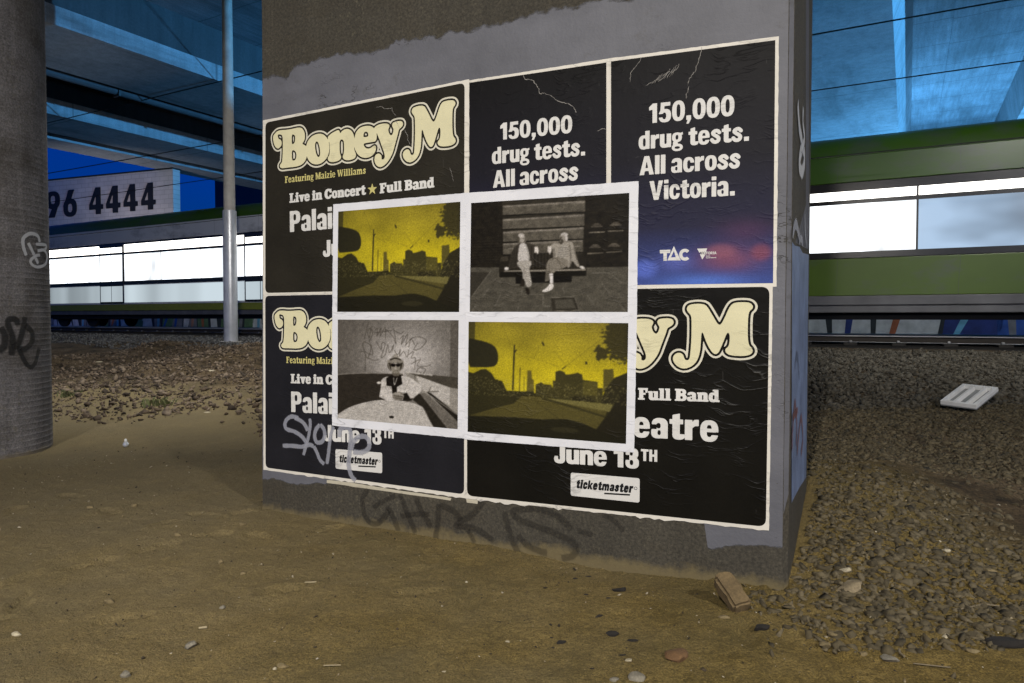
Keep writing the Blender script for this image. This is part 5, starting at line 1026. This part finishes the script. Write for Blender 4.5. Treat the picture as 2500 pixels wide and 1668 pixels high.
# ------------------------------------------------------------------ train, standing still
M['green'] = plain('green_livery', (.040, .100, .004), .35, .0, var=.08, scale=1); M['green_dull'] = plain('green_lower_livery', (.060, .105, .006), .4, var=.1, scale=1)
M['white_livery'] = plain('white_livery', (.60, .60, .62), .3, var=.05, scale=1); M['train_dark'] = plain('dark_window_surround', (.022, .020, .018), .25); M['skirt'] = plain('grey_skirt', (.10, .10, .105), .55, var=.25, scale=2)
M['under'] = plain('underframe', (.012, .012, .012), .8); M['lime'] = plain('lime_stripe', (.20, .22, .02), .3)
M['win'] = emitter('lit_window', (.93, .97, 1.0, 1), 2.2, (.9, 1, .25)); M['win_top'] = emitter('lit_fanlight', (1.0, .97, .90, 1), 4.0); M['win_low'] = emitter('lit_lower_glass', (.80, .93, 1.0, 1), .75, (.22, 1, .01)); M['win_dim'] = emitter('dim_window', (.55, .75, 1.0, 1), .75, (.3, 1, .6))
for q in ('green', 'green_dull', 'white_livery'): seams(M[q], 2.19, .004, 0)
def carriage(w0, w1, label, kind, dim=lambda w: False):
    o = empty('train_carriage', TRACK @ Matrix.Translation((w0, 17.7, RT)), label, 'train carriage', 'carriages of the commuter train')
    L = w1-w0; N = -1.5; y = lambda z: z-RT
    def strip(name, z0, z1, mat, dn=0.0, x0=0, x1=L):
        MB().bbox(x0, x1, N+dn, -N-dn, y(z0), y(z1), .012).build(name, M[mat], o)
    rf = [(N, y(4.72)), (N+.06, y(4.92)), (N+.22, y(5.10)), (N+.6, y(5.24)), (0, y(5.30)), (-N-.6, y(5.24)), (-N-.22, y(5.10)), (-N-.06, y(4.92)), (-N, y(4.72))]
    MB().prism(rf, 0, L).build('roof', M['green'], o, smooth=True)
    strip('window_band', 2.55, 4.16, 'train_dark', .012); strip('skirt', 1.40, 1.56, 'skirt', .05)
    if kind == 'green':
        strip('upper_panel', 4.162, 4.718, 'green'); strip('lower_panel', 1.76, 2.548, 'green_dull'); strip('sill_panel', 1.562, 1.758, 'skirt', .01)
    else:
        strip('upper_panel', 4.162, 4.718, 'white_livery'); strip('lower_panel', 1.80, 2.548, 'white_livery'); strip('sill_panel', 1.562, 1.798, 'lime', .01)
    MB().box(.4, L-.4, -1.2, 1.2, y(1.25), y(1.399)).build('underframe', M['under'], o)
    for bx in (2.6, L-2.6):                                                                     # bogies with wheels
        b = MB().bbox(bx-1.5, bx+1.5, -1.05, 1.05, .30, .62, .04).build('bogie', M['under'], o)
        for wx in (bx-1.05, bx+1.05):
            for wy in (-.80, .80):
                m_ = MB(); n = 28; m_.prism([(wx+.42*math.cos(2*math.pi*j/n), .42+.42*math.sin(2*math.pi*j/n)) for j in range(n)], wy-.06, wy+.06, 'y'); m_.build('wheel', M['under'], b)
    x = .9
    def pane(name, x0, x1, z0, z1, mat):
        MB().bbox(x0, x1, N+.002, N+.03, y(z0), y(z1), .006).build(name, M[mat], o)
    MB().box(1.0, L-1.0, -N+.002, -N+.02, y(2.69), y(3.75)).build('far_window', M['win'], o)
    i = 0
    while x+1.5 < L-.5:
        if i % 4 == 2:                                                                          # double door
            d = MB().bbox(x, x+1.5, N-.008, N+.02, y(1.82), y(4.12), .01).build('door', M['train_dark'], o)
            for q in (0, 1):
                a = x+.05+q*.71
                for z0, z1, mt in ((2.69, 3.70, 'win'), (3.79, 3.99, 'win_top'), (1.90, 2.50, 'win_low' if kind != 'green' else 'green')):
                    if mt == 'green': continue
                    MB().bbox(a, a+.68, N-.012, N+.01, y(z0), y(z1), .006).build('door_glass', M[mt], d)
            x += 1.56
        else:
            dm = dim(w0+x)
            pane('window', x, x+2.15, 2.69, 3.70, 'win_dim' if dm else 'win'); pane('fanlight', x, x+2.15, 3.79, 3.97 if kind == 'green' else 4.08, 'win_top')
            if kind != 'green': MB().bbox(x-.01, x+2.17, N-.010, N+.02, y(1.87), y(2.52), .006).build('lower_window', M['win_low'], o)
            x += 2.19
        i += 1
carriage(-8.25, 15.4, 'green carriage on the right of the pier with a ribbon of lit windows', 'green', lambda w: w > -1.2)
carriage(15.8, 39.4, 'unseen green carriage added beyond the frame to block the flood lamp', 'green')  # added out of view to keep blue flood light off the near ground
carriage(-32.2, -8.75, 'green roofed carriage with white sides and lit windows seen left of the pier', 'white')

# ------------------------------------------------------------------ overhead wires
M['wire'] = plain('black_wire', (.006, .006, .006), .6)
for m_, s, r_, lab in ((.504, 16.9, .018, 'topmost thin cable crossing the girders left of the pole'), (.376, 16.9, .017, 'upper overhead wire running across the blue soffit'), (.302, 16.9, .013, 'lower overhead wire just above the train roof'), (.2125, 14.6, .011, 'cable running in front of the train roof')):
    h = m_*s+CAMZ; pts = [(w, s, h-.06+.06*math.cos(w*.1)) for w in np.linspace(-60, 30, 46)]
    o = MB().tube(pts, r_, 6).build('overhead_wire', M['wire'], None, TRACK); tag(o, lab, 'wire', 'wires over the track')

# ------------------------------------------------------------------ behind the track
M['mural_base'] = plain('sprayed_wall', (.03, .035, .04), .8); MUR = [plain('mural_'+n_, c_, .7, var=.25, scale=3) for n_, c_ in (('blue',(.03,.10,.42)),('teal',(.10,.32,.40)),('green',(.10,.19,.09)),('orange',(.40,.12,.05)),('sky',(.15,.42,.62)),('white',(.6,.6,.6)),('peach',(.45,.22,.14)),('navy',(.02,.04,.20)),('grey',(.2,.2,.22)))]
mw_ = empty('graffiti_wall', TRACK @ Matrix.Translation((0, 23, .6)), 'low wall covered in colourful graffiti behind the train wheels', 'wall')
MB().box(-60, 40, 0, .25, -.3, 1.5).build('wall', M['mural_base'], mw_)
x = -45; rg = random.Random(4)
while x < 24:
    w = rg.uniform(.35, 1.1) if x < -14 else rg.uniform(.7, 1.7); mt = rg.choice([MUR[8], MUR[8], MUR[5], MUR[2]]) if x < -14 else rg.choice(MUR[:8]); sl_ = rg.uniform(-.25, .25)
    P = [(x+.04, .02), (x+w-.05+rg.uniform(-.1,.1), .02), (x+w-.04+sl_, .6), (x+w+sl_*1.4-.05, 1.3), (x+.1+sl_, 1.34), (x+.05+sl_*.4, .7)]
    mesh('mural_shape', [(a, -.006, b) for a, b in P], [(0,1,2,3,4,5)], mt, mw_)
    if rg.random() < .7:
        q = rg.uniform(.15, .5)*w; mesh('mural_shape', [(x+q, -.010, .2), (x+q+.16, -.010, .22), (x+q+.3+sl_, -.010, .9), (x+q+.1+sl_, -.010, .92)], [(0,1,2,3)], rg.choice(MUR), mw_)
    x += w
M['white_brick'] = NT('painted_brick'); m = M['white_brick']; br_ = m.n('ShaderNodeTexBrick'); br_.inputs['Scale'].default_value = 1; br_.inputs['Brick Width'].default_value = .62; br_.inputs['Row Height'].default_value = .26; br_.inputs['Mortar Size'].default_value = .012
sp = m.n('ShaderNodeSeparateXYZ'); m.l(m.co, sp.inputs[0]); cb = m.n('ShaderNodeCombineXYZ'); m.l(sp.outputs[0], cb.inputs[0]); m.l(sp.outputs[2], cb.inputs[1]); m.l(cb.outputs[0], br_.inputs['Vector'])
br_.inputs['Color1'].default_value = (.52,.47,.47,1); br_.inputs['Color2'].default_value = (.46,.42,.43,1); br_.inputs['Mortar'].default_value = (.32,.29,.29,1); m.base(m.mix(.4, br_.outputs[0], m.ramp(m.noise(.8, 5), [(.3,.35),(.7,.65)]), 'OVERLAY')); M['white_brick'] = m.m
M['sign_black'] = plain('black_sign_paint', (.008, .008, .009), .6, var=.3, scale=2)
bA, bB = np.array((-19.25, 39.0)), np.array((-28.9, 42.5)); bd = bB-bA; bang = math.atan2(-bd[1], -bd[0])   # local x runs left to right
BM = Matrix.Translation((bB[0], bB[1], 0)) @ Matrix.Rotation(bang, 4, 'Z'); BL_ = float(np.hypot(*bd))
bb = empty('brick_building', BM, 'white painted brick building with big black phone digits above the train', 'building')
MB().box(-14, BL_, 0, .5, -.5, 9.72).build('wall', M['white_brick'], bb); MB().box(-14.05, BL_+.05, -.05, .55, 9.722, 9.80).build('coping', M['sign_black'], bb)
def on_b(px, py):
    r = ray(px, py); ex = np.array([math.cos(bang), math.sin(bang)]); nn = np.array([-ex[1], ex[0]]); t = (bB @ nn)/(np.array(r[:2]) @ nn); p = np.array(r[:2])*t-bB; return (float(p @ ex), r[2]*t+CAMZ)
zb_ = lambda x, y: on_b(x/2.8, y/2.8)
for s, a, b, c in (('9', (318,1492), (418,1486), (318,1315)), ('6', (436,1485), (532,1478), (436,1303)), ('4', (612,1470), (712,1462), (612,1287)), ('4', (727,1461), (830,1452), (727,1277)), ('4', (846,1450), (948,1442), (846,1266)), ('4', (967,1440), (1070,1431), (967,1256))):
    v, q = text_on(s, zb_(*a), zb_(*b), zb_(*c)); mesh('digit', [(x, -.02, z) for x, z in v], q, M['sign_black'], bb)
M['block'] = plain('dusk_block', (.05, .055, .075), .7, var=.2, scale=.2)
fb = empty('distant_building', Matrix.Translation((-23.5, 62, 0)) @ Matrix.Rotation(R(-20), 4, 'Z'), 'dark flat roofed block far behind the steel pole', 'building')
MB().box(-4.2, 1.6, 0, 6, 0, 14.2).build('wall', M['block'], fb); MB().box(-4.3, 1.7, -.1, 6.1, 14.202, 14.5).build('parapet', M['sign_black'], fb)

# ------------------------------------------------------------------ loose things on the ground
def gpt(px, py):
    r = ray(px, py); z = 0.0
    for _ in range(30):
        t = (z-CAMZ)/r[2]; z = .5*z+.5*float(gz(np.array([r[0]*t]), np.array([r[1]*t]), True)[0])
    return Vector((r[0]*t, r[1]*t, z))
def stone_mesh(seed, sx, sy, sz, sub=3, chops=10, rough_=.05):
    g = np.random.default_rng(seed); bm = bmesh.new(); bmesh.ops.create_icosphere(bm, subdivisions=sub, radius=1)
    N = [(lambda v: v/np.linalg.norm(v))(g.normal(size=3)) for _ in range(chops)]; D = [g.uniform(.45, .8) for _ in N]
    for v in bm.verts:
        p = np.array(v.co)
        for n_, d_ in zip(N, D):
            h = p @ n_
            if h > d_: p = p-(h-d_)*n_*.92
        p = p*(1+rough_*(vn(np.array([p[0]*3+seed]), np.array([p[1]*3+p[2]*2.3]))[0]-.5)*2); v.co = (p[0]*sx, p[1]*sy, p[2]*sz)
    return MB().bm(bm)
def stonemat(name, c, k=30): 
    m = NT(name); m.base(m.mix(.6, m.ramp(m.noise(k*.4, 4), [(.3, hexc(c, .7)), (.7, hexc(c, 1.3))]), m.ramp(m.noise(k*4, 3, .7), [(.3, .3), (.7, .7)]), 'OVERLAY')); m.rough(.9); m.bump(m.noise(k*3, 4, .7), .6, .006); return m.m
STN = {'dust': stonemat('dusty_stone', (.15, .115, .055)), 'grey': stonemat('grey_stone', (.16, .145, .11)), 'pale': stonemat('pale_stone', (.33, .29, .20)), 'red': stonemat('red_brown_stone', (.14, .075, .030)), 'dark': stonemat('charred_wood', (.010, .008, .006), 60), 'tan': stonemat('tan_rock', (.20, .16, .095))}
def stone(px, py, w, mat, label, cat='stone', name='stone', d=.8, h=.6, rot=0, sink=.35, seed=None, group='larger stones lying on the dirt'):
    p = gpt(px, py); w = w/FPX*p.y/2; seed = seed or int(px*7+py)
    o = stone_mesh(seed, w, w*d, w*h).build(name, STN[mat], None, Matrix.Translation((p.x, p.y, p.z+w*h*(1-2*sink)*.8)) @ Matrix.Rotation(R(rot), 4, 'Z') @ Matrix.Rotation(R((seed % 17)-8), 4, 'X'), smooth=True)
    return tag(o, label, cat, group)
stone(2080, 1440, 92, 'tan', 'broad tan rock among the gravel right of the brick', 'rock', 'rock', .75, .55, 20, .4)
stone(2063, 1394, 34, 'pale', 'small pale stone behind the broad tan rock', d=.6, h=.5)
stone(1658, 1605, 84, 'red', 'red brown rock half sunk at the front right of the dirt', 'rock', 'rock', .9, .5, 40, .45)
stone(1550, 1655, 54, 'grey', 'smooth grey stone at the bottom edge beside the red brown rock', h=.45, sink=.45)
stone(1500, 1660, 26, 'grey', 'little grey stone at the bottom edge left of the smooth grey one', h=.45, sink=.45)
stone(464, 1582, 36, 'grey', 'squarish grey stone alone on the left dirt', h=.75, rot=30, sink=.2)
stone(305, 1651, 44, 'grey', 'oval grey stone near the bottom edge on the left', d=.7, h=.5, rot=-20, sink=.3)
stone(268, 1473, 28, 'dust', 'brown stone with a dark right side on the left dirt', h=.7, sink=.3)
stone(40, 1550, 28, 'pale', 'pale flat stone at the left edge of the dirt', d=.7, h=.45)
stone(690, 1627, 34, 'dust', 'flat brown stone near the bottom edge below the pier corner', d=.6, h=.4)
stone(672, 1634, 13, 'pale', 'tiny pale stone touching the flat brown stone')
stone(545, 1484, 20, 'grey', 'small grey stone left of centre on the open dirt')
stone(537, 1376, 17, 'dust', 'small upright brown pebble out on the left dirt', h=.9, sink=.2)
stone(594, 1402, 16, 'dust', 'small round brown pebble below the pier corner')
stone(592, 1282, 24, 'dust', 'brown stone just left of the foot of the pier', h=.6)
stone(434, 1307, 26, 'dust', 'low brown stone in the middle of the left dirt', d=.5, h=.4)
stone(222, 1240, 22, 'dust', 'low brown stone on the far left dirt', d=.5, h=.5)
stone(328, 1236, 24, 'dust', 'dusty stone below the glass bulb on the left dirt', d=.5, h=.5)
stone(2036, 1550, 48, 'dust', 'dusty rounded stone on the right dirt, upper one of a pair', h=.5, sink=.4)
stone(2014, 1576, 46, 'dust', 'dusty wedge of stone on the right dirt, lower one of a pair', d=.6, h=.5, rot=40, sink=.4)
stone(2172, 1612, 48, 'grey', 'grey stone with a dark left edge at lower right', d=.8, h=.5, sink=.35)
stone(2105, 1598, 26, 'dust', 'small dusty stone left of the grey one at lower right')
stone(1925, 1483, 30, 'dust', 'dusty stone in front of the pier corner', d=.7, h=.5)
stone(1768, 1508, 34, 'dust', 'flat dusty stone just below the brick', d=.6, h=.35, sink=.45)
stone(2375, 1590, 34, 'dust', 'flat dusty stone at lower right beyond the grey one', d=.7, h=.4)
stone(2310, 1555, 22, 'pale', 'pale chip on the right dirt left of the crumpled rubber')
stone(2310, 1345, 26, 'pale', 'pale chip far right on the dirt among the gravel', h=.5)
stone(2415, 1395, 36, 'dust', 'dusty stone at the right among the gravel edge', d=.7, h=.5)
p = gpt(1775, 1500)                                                        # leaning brick
bm = bmesh.new(); bmesh.ops.create_cube(bm, size=1)
for v in bm.verts: v.co = (v.co.x*.092, v.co.y*.175, v.co.z*.068)
bmesh.ops.bevel(bm, geom=bm.edges[:], offset=.012, segments=2, affect='EDGES'); bmesh.ops.subdivide_edges(bm, edges=bm.edges[:], cuts=5, use_grid_fill=True)
for v in bm.verts:
    for pn, pd in ((Vector((.62, .62, .48)), .083), (Vector((-.6, -.5, .62)), .079), (Vector((.75, -.62, -.2)), .078)):
        h = v.co.dot(pn)-pd
        if h > 0: v.co -= pn*h*1.1
    q = v.co; n_ = vn(np.array([q.x*28+q.z*11]), np.array([q.y*28-q.z*9]))[0]-.5; v.co += q.normalized()*n_*.018
M['brick'] = stonemat('weathered_brick', (.115, .080, .036), 20)
tag(MB().bm(bm).build('brick', M['brick'], None, Matrix.Translation((p.x+.05, p.y+.10, p.z+.058)) @ Matrix.Rotation(R(22), 4, 'Z') @ Matrix.Rotation(R(32), 4, 'X') @ Matrix.Rotation(R(-14), 4, 'Y'), smooth=True), 'weathered broken brick tilted against the foot of the pier', 'brick')
def shard(px, py, w, label, name='charcoal', seed=1, h=.25, d=.5, rot=0, cat='charcoal'):
    return stone(px, py, w, 'dark', label, cat, name, d, h, rot, .25, seed, 'charred scraps on the dirt')
o = shard(1514, 1444, 50, 'bent black charred stick nearest the pier', 'charred_stick', 3, .3, .28, 12, 'stick')
shard(1494, 1552, 36, 'black curved charred lump on the right of the scatter', seed=5, h=.5); shard(1369, 1570, 30, 'black charred chip on the left of the scatter', seed=6, h=.4, rot=20); shard(1462, 1505, 24, 'small brown black chip midway between stick and lump', seed=8, h=.3, rot=30)
shard(1545, 1564, 28, 'flat black flake right of the curved charred lump', seed=9, h=.15); shard(1347, 1558, 12, 'tiny black crumb above the left charred chip', seed=10); shard(1350, 1582, 13, 'tiny black crumb below the left charred chip', seed=11)
shard(1218, 1519, 18, 'thin black sliver alone on the middle dirt', seed=12, h=.2, d=.3); shard(1432, 1452, 14, 'black crumb left of the bent charred stick', seed=13); shard(1485, 1461, 13, 'black crumb below the bent charred stick', seed=14)
shard(1404, 1413, 20, 'black flake close under the pier foot', seed=15, h=.15); shard(1436, 1408, 18, 'black flake right of the other close to the pier foot', seed=16, h=.15); shard(1860, 1535, 54, 'dark dried leaf curled on the dirt below the brick', 'dried_leaf', 17, .3, .7, 30, 'leaf')
shard(1198, 1597, 10, 'black speck on the dirt at bottom centre', seed=18); shard(1446, 1633, 13, 'black crumb near the bottom edge left of the red brown rock', seed=19); shard(1520, 1600, 26, 'flat black scrap under the curved charred lump', seed=20, h=.12)
stone(2462, 1578, 110, 'dark', 'crumpled black rubber scrap at the right edge', 'rubber scrap', 'rubber_scrap', .45, .35, -8, .3, 33, None)
for px, py, w, lab in ((1535,1612,26,'torn pale paper bit lying on the black ash scraps'), (1240,1567,15,'pale chip of paper in the middle of the front dirt'), (1085,1640,13,'pale chip near the bottom edge below the posters'), (505,1007,20,'white scrap on the bank left of the pier'), (243,884,20,'white scrap on the bank right of the round column'), (245,900,12,'small white crumb below the white scrap by the column'), (516,906,26,'tan scrap on the brown bank under the pole')):
    stone(px, py, w, 'pale', lab, 'scrap', 'litter_scrap', .6, .18, seed=int(px), group='pale scraps of litter')
def stick(pts, r, lab, mat, name='twig', cat='twig', group='twigs and straws on the dirt'):
    P = [gpt(*q) for q in pts]; c = P[0]; o = MB().tube([(q.x-c.x, q.y-c.y, q.z-c.z+.008) for q in P], r, 6).build(name, mat, None, Matrix.Translation(c), smooth=True); return tag(o, lab, cat, group)
M['twig'] = plain('dry_twig', (.15, .12, .07), .8); M['straw'] = plain('pale_straw', (.30, .25, .15), .8)
stick([(2345,1492),(2370,1486),(2400,1480),(2440,1484)], .0035, 'thin curved twig on the right dirt', M['twig']); stick([(2195,1590),(2197,1600),(2208,1608)], .005, 'short bent twig beside the grey stone at lower right', M['twig'])
stick([(745,1426),(772,1425)], .004, 'short pale straw left of centre on the dirt', M['straw']); stick([(486,1538),(506,1536)], .005, 'pale splinter above the squarish grey stone', M['straw']); stick([(790,1630),(832,1629)], .002, 'thin straw at the bottom of the dirt', M['straw']); stick([(2230,1625),(2320,1635)], .0025, 'long thin twig at the bottom right', M['twig'])
# fluorescent fitting diffuser thrown on the ballast
M['tray'] = plain('dirty_white_enamel', (.74, .74, .72), .5, var=.12, scale=6)
A, B = gpt(2296, 1000), gpt(2384, 1012); q = Vector(ray(2418, 966)); C_ = Vector((0, 0, CAMZ))+q*(B.y/ray(2384, 1012)[1]*1.05)
ex = (B-A); ey = (C_-B); W_, D_ = ex.length, ey.length; ex.normalize(); ez = ex.cross(ey).normalized(); ey = ez.cross(ex)
TM = Matrix(((ex.x, ey.x, ez.x, A.x), (ex.y, ey.y, ez.y, A.y), (ex.z, ey.z, ez.z, A.z+.045), (0, 0, 0, 1)))
t = empty('light_tray', TM, 'dirty white metal light tray lying on the ballast at the right', 'tray')
MB().bbox(0, W_, 0, D_, 0, .012, .003).build('base_plate', plain('dull_tray_bed', (.24, .25, .25), .5, var=.2, scale=9), t)
m_ = MB(); e = .035
for q in ((0, W_, 0, e), (0, W_, D_-e, D_), (0, e, e, D_-e), (W_-e, W_, e, D_-e)): m_.bbox(*q, .0125, .055, .003)
m_.build('rim', M['tray'], t)
for x0 in (.28, .62): MB().prism([(W_*x0, .0125), (W_*(x0+.13), .0125), (W_*(x0+.10), .05), (W_*(x0+.03), .05)], e+.01, D_-e-.01, 'y').build('tube_rib', M['tray'], t)
# glass bulb
M['bulb'] = plain('clear_glass', (.85, .88, .9), .08, .6, var=.02); p = gpt(307, 1092)
o = empty('glass_bulb', Matrix.Translation(p), 'small glass bulb lying upright on the left dirt', 'bulb')
MB().lathe([(0,0),(.019,.006),(.029,.020),(.029,.033),(.021,.049),(.011,.058),(.011,.06)], 20).build('bulb', M['bulb'], o, smooth=True); MB().lathe([(.0115,.0605),(.013,.065),(.0115,.080),(.006,.086),(0,.086)], 16).build('screw_cap', M['tray'], o, smooth=True)
# weeds
M['weed'] = plain('weed_green', (.085, .095, .03), .7, var=.4, scale=20)
def weed(px, py, n, h, lab):
    p = gpt(px, py); m_ = MB(); g = random.Random(px)
    for _ in range(n):
        a, l, q = g.uniform(0, 6.28), g.uniform(.4, 1)*h, g.uniform(.02, .22); bx, by = q*math.cos(a*1.7), q*math.sin(a*1.7); w = .008
        m_.add([(bx-w, by, 0), (bx+w, by, 0), (bx+math.cos(a)*l*.35+w, by+math.sin(a)*l*.35, l*.7), (bx+math.cos(a)*l*.35-w, by+math.sin(a)*l*.35, l*.7), (bx+math.cos(a)*l*.8, by+math.sin(a)*l*.8, l*.8)], [(0,1,2,3),(3,2,4)])
    tag(m_.build('weed', M['weed'], None, Matrix.Translation(p)), lab, 'weed', 'weeds on the bank')
weed(385, 992, 60, .16, 'low green weed at the foot of the brown bank'); weed(168, 968, 34, .13, 'small green weed right of the round column')
